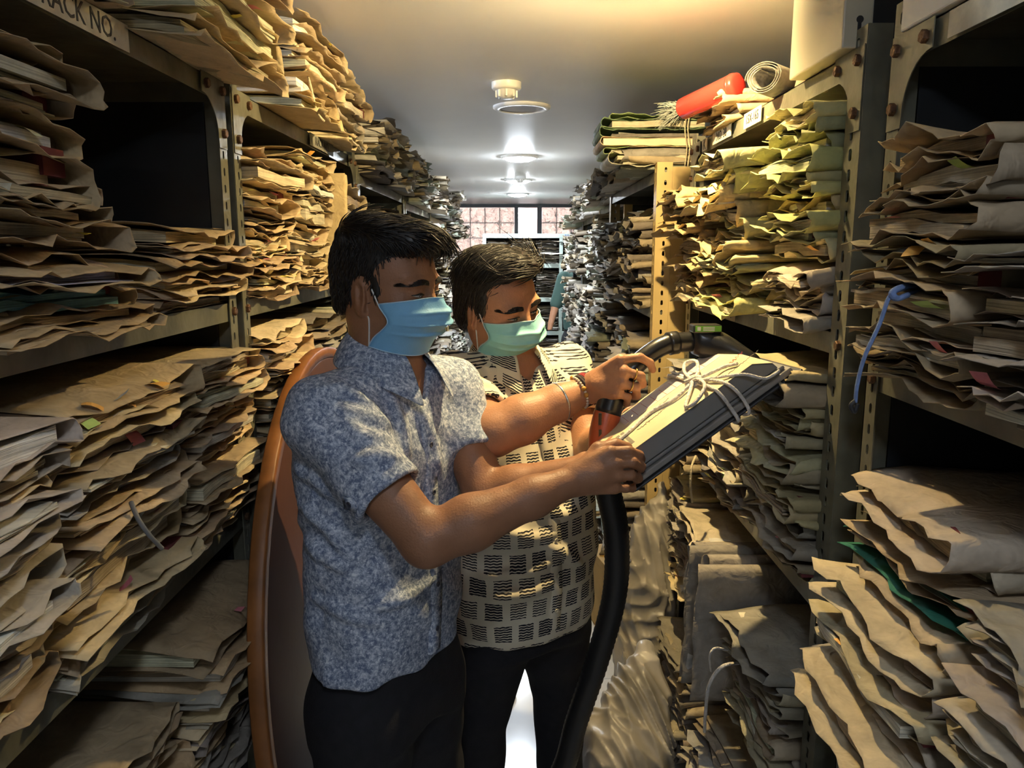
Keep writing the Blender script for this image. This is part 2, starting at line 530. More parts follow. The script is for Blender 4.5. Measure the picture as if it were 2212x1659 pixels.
RACKS = []
def rack(label, side, xf, y0, y1, zs, H, m, depth=.42, wa=.04, wb=.04, lip=.040, near=True, back=True, pm=None, slot_b=False, side_m=None):
    """zs: heights of the shelf surfaces; side -1 left of the aisle, +1 right"""
    e = empty('steel_rack', (xf, y0, 0))
    tag(e, label, 'rack', 'steel shelving racks along the aisle')
    w = y1 - y0
    pm = pm or m
    for (yy, sy) in ((0, 1), (w, -1)):
        add_post(e, (0, yy, 0), side, sy, H, pm, wa, wb, True, slot_b)
        add_post(e, (side * depth, yy, 0), -side, sy, H, pm, wa, wb, False)
    sh = []
    for z in zs:
        b = MB()
        xa, xb = side * .004, side * (depth - .004)
        x0, x1 = min(xa, xb), max(xa, xb)
        b.box((x0, .004, z - .0018), (x1, w - .004, z))
        xl = xa + side * .0016
        b.box((min(xa, xl), .004, z - lip), (max(xa, xl), w - .004, z))
        xr = xb - side * .0016
        b.box((min(xb, xr), .004, z - lip), (max(xb, xr), w - .004, z))
        b.box((x0, .0042, z - lip), (x1, .0058, z)); b.box((x0, w - .0058, z - lip), (x1, w - .0042, z))
        sh.append(b.build('shelf', m, e))
    if near:
        for z in zs[:1]:
            for yy, s in ((0, 1), (w, -1)):
                pts = [(yy + s * .002, z), (yy + s * .118, z), (yy + s * .118, z - .040)]
                for i in range(1, 8):
                    a = PI / 2 * i / 8
                    pts.append((yy + s * (.118 - .073 * math.sin(a)), z - .040 - .075 * (1 - math.cos(a))))
                pts += [(yy + s * .044, z - .135), (yy + s * .002, z - .135)]
                xg = -side * .0018
                g = MB().prism(pts, 0, min(xg, xg - side * .0016), max(xg, xg - side * .0016)).build('gusset', pm, e)
                for (by, bz) in ((.02, -.022), (.10, -.022), (.022, -.105)):
                    mt = Matrix.Translation((xg - side * .0012, yy + s * by, z + bz)) @ Matrix.Rotation(-side * PI / 2, 4, 'Y')
                    MB().lathe([(.0095, 0), (.0095, .007), (.008, .0085)], 6, mt).build('bolt', M['bolt'], e)
        for z in zs[1:]:
            for yy, s in ((0, 1), (w, -1)):
                mt = Matrix.Translation((-side * .001, yy + s * .022, z - .02)) @ Matrix.Rotation(-side * PI / 2, 4, 'Y')
                MB().lathe([(.009, 0), (.009, .006), (.0075, .0075)], 6, mt).build('bolt', M['bolt'], e)
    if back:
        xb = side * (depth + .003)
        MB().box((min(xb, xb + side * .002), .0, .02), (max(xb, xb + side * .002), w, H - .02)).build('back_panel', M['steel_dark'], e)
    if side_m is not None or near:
        for yy in ((.0025, w - .0045) if side_m is None else (.0025,)):  # without side_m: dark sheets standing in for the shade at rack ends
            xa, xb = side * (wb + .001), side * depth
            MB().box((min(xa, xb), yy, .02), (max(xa, xb), yy + .0015, H - .015)).build('side_or_shade_panel', side_m or M['steel_dark'], e)
    RACKS.append(e)
    return e, sh


XL, XR = -.60, .57
LZ = [2.000, 1.552, 1.095, .640, .180]
RZ = [1.990, 1.515, 1.020, .540, .100]
R1Z = [1.972, 1.480, .955, .50, .06]
L1, L1s = rack('olive slotted-angle rack nearest the camera on the left', -1, XL, .38, 1.66, LZ, 2.03, M['steel'])
L2, L2s = rack('olive slotted-angle rack behind the man in blue', -1, XL, 1.70, 2.98, LZ, 2.03, M['steel'])
R1, R1s = rack('dark slotted-angle rack nearest the camera on the right', 1, XR, -.04, 1.225, R1Z, 2.02, M['steel'], wa=.036)
R2, R2s = rack('olive slotted-angle rack behind the vacuum nozzle', 1, XR, 1.318, 2.56, RZ, 2.02, M['steel'], wa=.062)
L3, L3s = rack('third rack along the left of the aisle', -1, XL, 3.02, 4.28, [1.95] + LZ[1:], 1.98, M['steel'], near=False)
L4, L4s = rack('fourth rack along the left of the aisle', -1, XL, 4.32, 5.58, [1.92] + LZ[1:], 1.95, M['steel'], near=False)
L6, _ = rack('last rack along the left of the aisle', -1, XL, 6.92, 7.95, [1.78] + LZ[1:], 1.8, M['steel_beige'], near=False)
L5, _ = rack('fifth rack along the left of the aisle', -1, XL, 5.62, 6.88, [1.9] + LZ[1:], 1.92, M['steel_beige'], near=False)
R3, R3s = rack('beige slotted-angle rack with a wide upright beyond the nozzle', 1, .485, 2.70, 4.02, [1.93, 1.46, 1.0, .54, .10], 1.955, M['steel'], wa=.05, wb=.052, near=False, pm=M['steel_beige'], slot_b=True, side_m=M['steel_beige'])
R4, _ = rack('rack with a brown upright, fourth along the right', 1, XR, 4.08, 5.32, [1.93, 1.48, 1.0, .54, .1], 1.95, M['steel'], near=False, pm=M['steel_beige'])
R5, _ = rack('fifth rack along the right of the aisle', 1, XR, 5.36, 6.58, [1.9, 1.48, 1.0, .54, .1], 1.92, M['steel'], near=False)
R6, _ = rack('rack with a slate-blue upright at the aisle end', 1, XR, 6.64, 7.6, [1.86, 1.48, 1.0, .54, .1], 1.88, M['steel_blue'], near=False)
# the pale green rack that closes the aisle (faces the camera)
BK = empty('steel_rack', (0, 8.75, 0)); tag(BK, 'pale green rack closing the far end of the aisle', 'rack', 'steel shelving racks along the aisle')
for xx in (-.36, .50, 1.36):
    MB().box((xx, -.002, 0), (xx + .04, 0, 1.84)).box((xx, 0, 0), (xx + .002, .04, 1.84)).build('post', M['steel_pale'], BK)
BZ = [1.83, 1.50, 1.12, .74, .36]
for z in BZ:
    MB().box((-.36, 0, z - .002), (1.40, .4, z)).box((-.36, -.003, z - .035), (1.40, 0, z + .012)).build('shelf', M['steel_pale'], BK)
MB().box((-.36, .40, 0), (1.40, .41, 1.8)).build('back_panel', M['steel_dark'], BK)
text('RACK NO.  46', .030, M['ink_blue'], BK, (-.15, -.004, 1.822), (PI / 2, 0, 0))
text('RACK NO.  47', .030, M['ink_blue'], BK, (.56, -.004, 1.822), (PI / 2, 0, 0))

# name plates on the shelf lips
def plate(rk, side, xf, ya, yb, z, h, s=None, size=.03, m=None, skew=0, name='name_plate', ink=None, sx=1.0):
    x = -side * .0022
    o = MB().box((min(0, -side * .0012), -(yb - ya) / 2, -h / 2), (max(0, -side * .0012), (yb - ya) / 2, h / 2)).build(name, m or M['plate'], rk)
    o.location = (x, (ya + yb) / 2 - rk.location.y, z)
    o.rotation_euler = (skew, 0, 0)
    if s:
        text(s, size, ink or M['ink'], o, (-side * .0016, 0, 0), (PI / 2, 0, -side * PI / 2), align='CENTER', sx=sx)
    return o
plate(L1, -1, XL, .995, 1.262, 1.981, .040, 'RACK NO.', .043, sx=.92)
plate(L2, -1, XL, 2.33, 2.62, 1.981, .036, 'RACK NO.', .036, mat('smudged_plate', (.25, .24, .19), .8, 0, .3, 30))
plate(R2, 1, XR, 2.10, 2.29, 1.972, .032, 'NO. 30', .034)
plate(R2, 1, XR, 1.85, 1.985, 1.972, .036, '15X-165', .030, sx=.95)
plate(R2, 1, XR, 2.355, 2.415, 1.970, .034, 'K', .044)
plate(R2, 1, XR, 1.98, 2.12, 1.496, .034, '166-1', .036, mat('worn_plate', (.34, .30, .22), .8, 0, .3, 30))
plate(R1, 1, XR, .62, 1.07, 1.950, .034, 'NO.', .036, ink=mat('faded_ink', (.36, .33, .26), .8))

# ------------------------------------------------------------------ paper files
KRAFT = [(.52, .39, .22), (.46, .34, .19), (.58, .45, .27), (.42, .32, .20), (.64, .52, .32), (.49, .38, .24), (.36, .27, .17)]
GREY = [(.38, .335, .28), (.46, .40, .33), (.31, .275, .23), (.50, .43, .33), (.41, .35, .27)]
OLIVE = [(.60, .52, .26), (.53, .51, .21), (.66, .56, .31), (.40, .39, .21), (.56, .45, .24), (.50, .38, .20)]
DUST = [(.33, .30, .255), (.40, .35, .29), (.27, .24, .21), (.45, .39, .30), (.53, .45, .32)]
PAGES = [(.76, .68, .50), (.66, .56, .37), (.82, .79, .72), (.52, .42, .28), (.68, .68, .48), (.78, .72, .56), (.58, .49, .33), (.80, .74, .60)]
TABS = [(.80, .70, .12), (.75, .25, .30), (.45, .62, .18), (.78, .42, .10), (.70, .72, .62), (.72, .68, .40)]
M['tab'] = paper_mat('sticky_note', 'object', .6, .15)
M['maroon'] = mat('maroon_cloth', (.16, .030, .032), .8, 0, .2, 30)


def cover_geo(rng, L, W, t, A, ph, nu=13, nv=7, droop=.0, lift=.0, sp=1, rag=.006, mouth=None):
    """folded sheet: bottom leaf, round spine at u=+L/2 * sp, top leaf. v=0 is the aisle edge"""
    own = [(rng.uniform(0, 6.28), rng.uniform(0, 6.28)) for _ in range(4)]
    us, zs, leaf = [], [], []
    for i in range(nu):
        us.append(-L / 2 + L * i / (nu - 1)); zs.append(0.0); leaf.append(0)
    for i in (1, 2, 3):
        a = PI * i / 4
        us.append(L / 2 + t * .38 * math.sin(a)); zs.append(t / 2 - t / 2 * math.cos(a)); leaf.append(.25 * i)
    for i in range(nu):
        us.append(L / 2 - L * i / (nu - 1)); zs.append(t); leaf.append(1)
    us, zs, leaf = np.array(us), np.array(zs), np.array(leaf)
    vs = W * (np.arange(nv) / (nv - 1)) ** 1.7
    U, Vv = np.meshgrid(us, vs, indexing='ij')
    Zb = np.repeat(zs[:, None], nv, 1); Lf = np.repeat(leaf[:, None], nv, 1)
    e = np.exp(-Vv / .075)
    x = U / L
    def wave(k):
        w = 0
        for i, fr in enumerate((.8, 1.7, 3.1, 5.3)):
            p = (.62 * ph[i] + .0) + own[i][k] * .45
            w = w + (.6, .45, .3, .16)[i] * np.sin(2 * PI * fr * x + p)
        return w
    wz = wave(0) * (1 - Lf) + wave(1) * Lf
    open_e = np.exp(-(x * 1 + .5) * L / .05)
    flut = .012 * open_e * (np.sin(Vv / W * 5 + own[0][0]) * (1 - Lf) + np.sin(Vv / W * 6 + own[1][1]) * Lf) * min(1, A / .008)
    Z = Zb + A * wz * (e * .9 + .10) + flut * (e * .8 + .2) - droop * e + lift * t * e * Lf * (1 - np.exp(-(.5 - x) * L / .06))
    Vo = Vv + (rag * np.sin(9 * x + own[2][0]) + rag * .7 * np.sin(23 * x + own[3][0])) * np.exp(-Vv / .03) + .014 * (1 - Lf) * e * np.sin(own[1][0])
    g = np.random.default_rng(rng.randrange(1 << 30))
    fe = np.exp(-Vv / .022)
    Z = Z + g.normal(0, 1, Z.shape) * fe * min(.0022, A * .28) + g.normal(0, 1, Z.shape) * .0005
    Vo = Vo + g.normal(0, 1, Z.shape) * fe * rag * .35
    Uo = U * sp
    P = np.stack([Uo, Vo, Z], -1).reshape(-1, 3)
    m_ = len(us)
    idx = np.arange(m_ * nv).reshape(m_, nv)
    q = np.stack([idx[:-1, :-1], idx[1:, :-1], idx[1:, 1:], idx[:-1, 1:]], -1).reshape(-1, 4)
    return P, q


def pages_geo(rng, L, W, t, A, ph, rec, nsl, nu=7, sp=1, lift=0.0):
    V, F = [], []
    zc = np.sort(np.array([rng.random() for _ in range(nsl - 1)])) if nsl > 1 else np.array([])
    cuts = np.concatenate([[0.08], .08 + .76 * zc, [.84]]) * t
    sq = lambda z_, v_: z_ * (1 + min(0, lift) * 1.05 * math.exp(-v_ / .075))
    for s in range(nsl):
        z0, z1 = cuts[s], cuts[s + 1] - .0008
        if z1 - z0 < .0012: continue
        r = rec + rng.uniform(-.008, .02)
        u0 = -L / 2 + .008 + rng.uniform(0, .025); u1 = L / 2 - .012 - rng.uniform(0, .03)
        us = np.linspace(u0, u1, nu)
        fr = r + .003 * np.sin(us * 40 + rng.uniform(0, 6)) + rng.uniform(-.004, .004) * (us / L)
        x = us / L
        w = sum((.6, .45, .3)[i] * np.sin(2 * PI * f * x + .62 * ph[i] + 1.4) for i, f in enumerate((.8, 1.7, 3.1)))
        b = len(V)
        for zz in (z0, z1):
            for i in range(nu):
                V.append((us[i] * sp, fr[i], sq(zz, fr[i]) + .75 * A * w[i] * math.exp(-fr[i] / .075)))
            for i in range(nu):
                V.append((us[i] * sp, fr[i] + .06, sq(zz, fr[i] + .06) + .75 * A * w[i] * math.exp(-(fr[i] + .06) / .075)))
            for i in range(nu):
                V.append((us[i] * sp, W - .008, zz))
        n3 = 3 * nu
        for i in range(nu - 1):
            F += [(b + i, b + n3 + i, b + n3 + i + 1, b + i + 1)]
            for j in (0, nu):
                F += [(b + i + j, b + i + 1 + j, b + nu + i + 1 + j, b + nu + i + j), (b + n3 + i + j, b + n3 + nu + i + j, b + n3 + nu + i + 1 + j, b + n3 + i + 1 + j)]
        for i in (0, nu - 1):
            for j in (0, nu):
                F.append((b + i + j, b + nu + i + j, b + n3 + nu + i + j, b + n3 + i + j))
    return V, F


def tab_geo(rng):
    w, l = rng.uniform(.008, .016), rng.uniform(.015, .032)
    c = rng.uniform(-1.2, 1.2)
    V, F = [], []
    for i in range(5):
        s = i / 4
        V += [(-w, -l * s, c * l * s * s * .6 + .001), (w, -l * s + .003, c * l * s * s * .6 + .003 * s)]
        if i: F.append((2 * i - 2, 2 * i - 1, 2 * i + 1, 2 * i))
    return V, F


NFILES = 0
ORD = ['lowest', 'second', 'third', 'fourth', 'fifth', 'sixth', 'seventh', 'eighth', 'ninth', 'tenth', 'eleventh', 'twelfth', 'thirteenth',
       'fourteenth', 'fifteenth', 'sixteenth', 'seventeenth', 'eighteenth', 'nineteenth', 'twentieth', 'twenty-first', 'twenty-second', 'twenty-third',
       'twenty-fourth', 'twenty-fifth', 'twenty-sixth']
def colour_word(c):
    r, g, b = c
    if g > r * 2: return 'dark green'
    if g > r * .93: return 'olive'
    if b > r * .66: return 'dusty grey-brown'
    if r > .5: return 'pale buff'
    return 'brown kraft'


def jit(rng, c, a=.10):
    k = rng.uniform(1 - a, 1 + a)
    return tuple(max(0, x * k * rng.uniform(.97, 1.03)) for x in c)


def solid(o, th=.0011):
    s = o.modifiers.new('thick', 'SOLIDIFY'); s.thickness = th; s.offset = 0
    return o


def stack(seed, side, yc, z0, z1, L, desc, group, W=.30, prot=.04, pal=KRAFT, A=.007, tr=(.014, .036), lean=(0, 0), jy=.017, jv=.024,
          ptab=.32, yaw=.07, tilt=0.0, rec=.022, maroon=.2, droop=.006, xf=None, nmax=40, special=None, roll=0.0):
    """a pile of files lying on a shelf; one top-level object per file"""
    global NFILES
    rng = random.Random(seed)
    xf = xf if xf is not None else (XL if side < 0 else XR)
    z = z0 + .0015
    ph = [rng.uniform(0, 6.28) for _ in range(4)]
    k = 0
    out = []
    todo = []
    while k < nmax:
        t = rng.uniform(*tr) * (1.0 if rng.random() < .8 else 1.5)
        if z + t > z1: break
        todo.append((z, t)); z += t + .0016; k += 1
    n = len(todo)
    for k, (z, t) in enumerate(todo):
        f = k / max(1, n - 1)
        ph = [p + rng.uniform(-.4, .4) for p in ph]
        Lk_ = L * rng.uniform(.93, 1.04); Wk = W * rng.uniform(.94, 1.04)
        pr = prot + rng.uniform(-jv, jv) + lean[1] * f
        e = empty('paper_file', (xf - side * pr, yc + rng.uniform(-jy, jy) + lean[0] * f, z), -side * PI / 2 + rng.uniform(-yaw, yaw))
        e.rotation_euler = (tilt + rng.uniform(-.01, .01), roll, e.rotation_euler[2])
        c = jit(rng, rng.choice(pal))
        pc = None
        if special and k in special: c, pc = special[k]
        lf = rng.uniform(-.6, .6)
        dp = rng.uniform(0, droop * 2) + (rng.uniform(.008, .022) if rng.random() < .10 and k else 0)
        P, q = cover_geo(rng, Lk_, Wk, t, A * rng.uniform(.7, 1.5), ph, droop=dp, lift=lf)
        #rng.uniform(0, droop * 2) + (rng.uniform(.008, .022) if rng.random() < .14 and k else 0), lift=rng.uniform(-.6, .6))
        # keep shelf-level sheets on the shelf
        if k == 0: P[:, 2] = np.maximum(P[:, 2], np.where(P[:, 1] > pr - .004, .0008, -1))
        co = solid(mesh('cover', P, q, M['cover'], e, True)); co.color = (*c, 1)
        nsl = rng.choice((1, 2, 2, 3, 4))
        pv, pf = pages_geo(rng, Lk_, Wk, t, A, ph, rec * rng.uniform(.1, 1.5), nsl, lift=lf)
        pv = [(a_, b_, z_ - dp * math.exp(-b_ / .075)) for a_, b_, z_ in pv]
        if pv:
            po = mesh('pages', pv, pf, M['pages'], e); pcol = jit(rng, rng.choice(PAGES), .12); po.color = (*(pc or pcol), 1)
        if rng.random() < maroon:
            ua, ub = Lk_ / 2 - .05, Lk_ / 2 + .0
            MB().box((ua, .030, t * .12), (ub, Wk - .01, t * .88)).build('binding_strip', M['maroon'], e)
        while rng.random() < ptab:
            tv, tf = tab_geo(rng)
            to = mesh('sticky_tab', tv, tf, M['tab'], e)
            to.location = (rng.uniform(-.4, .35) * Lk_, rec + .004, rng.uniform(.3, .8) * t)
            to.rotation_euler = (rng.uniform(-.3, .3), 0, rng.uniform(-.5, .5))
            to.color = (*rng.choice(TABS), 1)
        pos = 'topmost' if k == n - 1 else ORD[min(k, len(ORD) - 1)] + (' up' if k else '')
        tag(e, '%s file, %s in %s' % (colour_word(c), pos, desc), 'file', group)
        NFILES += 1
        out.append(e)
    return out


# ---- left rack nearest the camera
stack(11, -1, 1.02, 2.002, 2.24, .36, 'stack on top, left rack, nearest camera', 'files on top of the left racks', prot=.05, tr=(.02, .045), pal=KRAFT)
stack(12, -1, 1.475, 2.002, 2.245, .44, 'stack on top, left rack, above its far post', 'files on top of the left racks', prot=.10, tr=(.028, .05), A=.012, lean=(.03, .02), droop=.012)
stack(13, -1, 1.000, 1.554, 1.925, .38, 'tall leaning stack, upper shelf, near left rack', 'files on the upper shelf of the near left rack', prot=.030, tr=(.014, .034), lean=(-.19, .02), A=.011, ptab=.5, droop=.012, jy=.022, special={2: ((.50, .38, .22), (.25, .52, .62)), 3: ((.48, .37, .22), (.55, .55, .72))})
stack(14, -1, 1.475, 1.554, 1.735, .33, 'low stack by post, upper shelf, near left rack', 'files on the upper shelf of the near left rack', prot=.010, tr=(.016, .034), lean=(0, .03))
stack(15, -1, .70, 1.097, 1.475, .36, 'nearest stack, middle shelf, near left rack', 'files on the middle shelf of the near left rack', prot=.030, tr=(.012, .030), pal=KRAFT + GREY, A=.007, lean=(0, .035), droop=.003)
stack(16, -1, 1.105, 1.097, 1.475, .37, 'middle stack, middle shelf, near left rack', 'files on the middle shelf of the near left rack', prot=.012, tr=(.012, .028), A=.006, ptab=.5, pal=KRAFT + GREY[:2], lean=(0, .035), droop=.003, yaw=.04, special={1: ((.52, .40, .24), (.88, .87, .85)), 9: ((.50, .38, .23), (.80, .80, .76))})
stack(17, -1, 1.490, 1.097, 1.470, .345, 'stack by post, middle shelf, near left rack', 'files on the middle shelf of the near left rack', prot=.012, tr=(.012, .028), A=.0055, lean=(0, .035), droop=.003, yaw=.04, special={3: ((.56, .43, .26), (.88, .87, .84))})
stack(18, -1, 1.02, .642, .93, .35, 'stack nearest camera, low shelf, near left rack', 'files on the low shelf of the near left rack', prot=.010, tr=(.016, .034), A=.005, ptab=.1, droop=.003, lean=(0, .03))
stack(19, -1, 1.420, .642, 1.00, .37, 'protruding stack, low shelf, near left rack', 'files on the low shelf of the near left rack', prot=.045, tr=(.014, .032), A=.007, pal=KRAFT + DUST, lean=(0, .03), droop=.003)
# ---- left rack behind the man in blue
stack(21, -1, 2.10, 2.002, 2.235, .40, 'roped stack on top of second left rack', 'files on top of the left racks', prot=.11, tr=(.022, .05), pal=KRAFT, A=.008)
stack(22, -1, 2.62, 2.002, 2.20, .40, 'farther stack on top of second left rack', 'files on top of the left racks', prot=.08, tr=(.02, .04), pal=GREY + KRAFT, A=.010)
stack(23, -1, 1.905, 1.554, 1.895, .34, 'stack by post, upper shelf, second left rack', 'files on the upper shelf of the second left rack', prot=.012, tr=(.014, .036), ptab=.6, pal=KRAFT, lean=(0, .03))
stack(24, -1, 2.270, 1.554, 1.935, .33, 'middle stack, upper shelf, second left rack', 'files on the upper shelf of the second left rack', prot=.015, tr=(.016, .04), ptab=.5, A=.009, pal=KRAFT, lean=(0, .035))
stack(25, -1, 2.66, 1.554, 1.865, .34, 'far stack, upper shelf, second left rack', 'files on the upper shelf of the second left rack', prot=.020, tr=(.02, .045), ptab=.3, A=.009, lean=(0, .035))
stack(26, -1, 1.905, 1.097, 1.480, .34, 'stack by post, middle shelf, second left rack', 'files on the middle shelf of the second left rack', prot=.045, tr=(.016, .036), ptab=.4)
# ---- right rack nearest the camera
stack(31, 1, 1.00, 1.482, 1.80, .30, 'far stack, upper shelf, near right rack', 'files on the upper shelf of the near right rack', prot=.075, tr=(.016, .04), pal=[(.36, .28, .17), (.40, .31, .2), (.33, .27, .19)], A=.010, lean=(0, -.01), ptab=.2, droop=.0)
stack(32, 1, .695, 1.482, 1.685, .27, 'stack at picture edge, upper shelf, near right rack', 'files on the upper shelf of the near right rack', prot=.085, tr=(.012, .03), pal=GREY, A=.006, droop=.0)
stack(33, 1, 1.035, .957, 1.325, .33, 'far stack, lower shelf, near right rack', 'files on the lower shelf of the near right rack', prot=.085, tr=(.018, .038), pal=[(.48, .39, .25), (.52, .43, .28), (.42, .33, .2), (.47, .4, .3)], A=.008, ptab=.1, lean=(0, -.07), special={4: ((.55, .46, .31), (.78, .80, .62)), 6: ((.03, .16, .11), (.10, .30, .20))})
stack(34, 1, .695, .957, 1.27, .28, 'stack at picture edge, lower shelf, near right rack', 'files on the lower shelf of the near right rack', prot=.06, tr=(.012, .03), pal=GREY, A=.007, ptab=.1)
# ---- right rack behind the nozzle
stack(41, 1, 1.555, 1.517, 1.925, .30, 'near stack, upper shelf, rack behind nozzle', 'files on the upper shelf of the rack behind the nozzle', prot=.022, tr=(.014, .038), pal=OLIVE + GREY, A=.010, lean=(0, .03), ptab=.1, droop=.0)
stack(42, 1, 1.955, 1.517, 1.89, .36, 'middle stack, upper shelf, rack behind nozzle', 'files on the upper shelf of the rack behind the nozzle', prot=.035, tr=(.014, .038), pal=OLIVE, A=.016, ptab=.15, jv=.04, droop=.006, lean=(0, .055))
stack(43, 1, 2.33, 1.517, 1.85, .33, 'far stack, upper shelf, rack behind nozzle', 'files on the upper shelf of the rack behind the nozzle', prot=.045, tr=(.012, .03), pal=OLIVE + KRAFT, A=.014, ptab=.1, jv=.03, lean=(0, .045))
stack(44, 1, 1.56, 1.022, 1.455, .33, 'near stack, middle shelf, rack behind nozzle', 'files on the middle shelf of the rack behind the nozzle', prot=.022, tr=(.013, .03), pal=[(.42, .36, .2), (.36, .30, .2), (.47, .44, .26), (.3, .27, .21)], A=.009, lean=(0, .05), ptab=.15, droop=-.006)
stack(45, 1, 1.945, 1.022, 1.30, .33, 'middle stack, middle shelf, rack behind nozzle', 'files on the middle shelf of the rack behind the nozzle', prot=.015, tr=(.014, .03), pal=DUST, A=.010, lean=(0, .03))
stack(47, 1, 1.55, .542, .86, .32, 'near stack, low shelf, rack behind nozzle', 'files on the low shelf of the rack behind the nozzle', prot=.030, tr=(.013, .028), pal=[(.42, .36, .25), (.38, .34, .26), (.34, .30, .25)], A=.009, droop=-.005, ptab=.1, lean=(0, .04))
stack(48, 1, 2.06, .542, .90, .33, 'middle stack, low shelf, rack behind nozzle', 'files on the low shelf of the rack behind the nozzle', prot=.020, tr=(.012, .026), pal=DUST, A=.010, droop=-.006, lean=(0, .045))
stack(49, 1, 2.36, .542, .935, .24, 'far stack, low shelf, rack behind nozzle', 'files on the low shelf of the rack behind the nozzle', prot=.020, tr=(.013, .028), pal=DUST + OLIVE[2:3], A=.012, lean=(0, .04))
stack(50, 1, 2.30, .102, .42, .33, 'far stack, bottom shelf, rack behind nozzle', 'files on the bottom shelf of the rack behind the nozzle', prot=.06, tr=(.012, .022), pal=[(.46, .38, .26), (.42, .35, .25), (.3, .26, .21)], A=.006, ptab=.05)
print('FILES', NFILES)


# ---- everything farther down the aisle: one heap
HV, HF, HM = [], [], []
HN = 0
def heap_stack(seed, side, yc, z0, z1, L, xf, W=.28, prot=.05, A=.012, tr=(.014, .036), front=False, jv=.03, lean=0.0):
    global HN
    rng = random.Random(seed)
    z = z0 + .002
    ph = [rng.uniform(0, 6.28) for _ in range(4)]
    while True:
        t = rng.uniform(*tr)
        if z + t > z1: break
        ph = [p + rng.uniform(-.5, .5) for p in ph]
        P, q = cover_geo(rng, L * rng.uniform(.9, 1.05), W, t, A * rng.uniform(.6, 1.4), ph, 8, 5, rng.uniform(-.01, .018), rng.uniform(-.5, .5), rag=.009)
        pv, pf = pages_geo(rng, L, W, t, A, ph, .015 + rng.uniform(-.012, .03), rng.choice((1, 2, 2)), 5)
        f = (z - z0) / max(.01, z1 - z0)
        a = (0 if front else -side * PI / 2) + rng.uniform(-.10, .10)
        ca, sa = math.cos(a), math.sin(a)
        pr = prot + rng.uniform(-jv, jv) + lean * f
        if front: ox, oy = yc + rng.uniform(-.02, .02), xf - pr
        else: ox, oy = xf - side * pr, yc + rng.uniform(-.02, .02)
        for (V_, F_, mi) in ((P, q, 0), (np.array(pv) if pv else None, pf, 1)):
            if V_ is None or len(V_) == 0: continue
            X = V_[:, 0] * ca - V_[:, 1] * sa + ox
            Y = V_[:, 0] * sa + V_[:, 1] * ca + oy
            HV.append(np.stack([X, Y, V_[:, 2] + z], -1))
            HF.extend([tuple(int(i) + HN for i in f_) for f_ in F_])
            HM.extend([mi] * len(F_))
            HN += len(V_)
        z += t + .001
heap_stack(27, -1, 2.27, 1.097, 1.475, .33, XL, prot=.06, A=.009); heap_stack(28, -1, 2.66, 1.097, 1.485, .34, XL, prot=.05, A=.009)
heap_stack(46, 1, 2.33, 1.022, 1.34, .32, XR, prot=.05, A=.010); heap_stack(51, 1, 1.86, .102, .36, .33, XR, prot=.05, A=.008)
hs = 1000
for (y0, y1, zs, top) in ((3.02, 4.28, [1.95] + LZ[1:], 2.235), (4.32, 5.58, [1.92] + LZ[1:], 2.20), (5.62, 6.88, [1.9] + LZ[1:], 2.17), (6.92, 7.95, [1.78] + LZ[1:], 1.98)):
    for i, z in enumerate(zs[:4]):
        zt = top if i == 0 else zs[i - 1] - .05
        n = 3
        w = (y1 - y0) / n
        for j in range(n):
            hs += 1
            rr = random.Random(hs * 7)
            heap_stack(hs, -1, y0 + w * (j + .5), z, zt - rr.uniform(0, .10), w * .95, XL, prot=.06 + rr.uniform(-.02, .05) + (.03 if i == 0 else 0), A=.014)
for (y0, y1, zs, top, xf) in ((2.72, 4.02, [1.93, 1.46, 1.0, .54, .1], 2.10, .485), (4.08, 5.32, [1.93, 1.48, 1.0, .54, .1], 2.16, XR), (5.36, 6.58, [1.9, 1.48, 1.0, .54, .1], 2.12, XR),
                          (6.64, 7.6, [1.86, 1.48, 1.0, .54, .1], 1.96, XR)):
    for i, z in enumerate(zs):
        zt = top if i == 0 else zs[i - 1] - .05
        n = 3
        ya = y0 + (.09 if y0 < 3 and i else 0)
        w = (y1 - ya) / n
        for j in range(n):
            hs += 1
            rr = random.Random(hs * 5)
            heap_stack(hs, 1, ya + w * (j + .5), z, zt - rr.uniform(0, .08), w * .95, xf, prot=.05 + rr.uniform(-.02, .045) + (.05 if i == 0 else 0), A=.018)
for i, z in enumerate(BZ):
    zt = BZ[i - 1] - .05 if i else 1.83
    if i == 0: continue
    for j in range(6):
        hs += 1
        rr = random.Random(hs * 3)
        heap_stack(hs, 1, -.2 + j * .29, z, zt - rr.uniform(.0, .05), .27, 8.75, prot=-.01, A=.010, front=True, tr=(.012, .026))
heap = mesh('file_heap', np.concatenate(HV), HF, None, None, True, [M['heap_cover'], M['heap_pages']], HM)
tag(heap, 'dusty paper files crammed on the farther racks', 'files', kind='stuff')


# ------------------------------------------------------------------ upright files
def upright(seed, side, y, z0, H, W, t, label, group, prot=.03, c=(.36, .31, .24), lean=0.0, xf=None):
    rng = random.Random(seed)
    xf = xf if xf is not None else (XL if side < 0 else XR)
    e = empty('paper_file', (xf - side * prot, y, z0 + H / 2))
    e.rotation_euler = (0, -PI / 2 + lean, -side * PI / 2)
    ph = [rng.uniform(0, 6.28) for _ in range(4)]
    P, q = cover_geo(rng, H, W, t, .004, ph, rag=.003)
    P[:, 2] -= t / 2
    co = solid(mesh('cover', P, q, M['cover'], e, True)); co.color = (*c, 1)
    pv, pf = pages_geo(rng, H - .01, W, t, .003, ph, .012, 2)
    pv = [(a, b_, z - t / 2) for a, b_, z in pv]
    po = mesh('pages', pv, pf, M['pages'], e); po.color = (*rng.choice(PAGES), 1)
    tag(e, label, 'file', group)
    return e
upright(301, -1, 2.475, 1.554, .335, .26, .020, 'thin buff file standing upright among flat stacks on left rack', 'files on the upper shelf of the second left rack', .075, (.50, .39, .21))
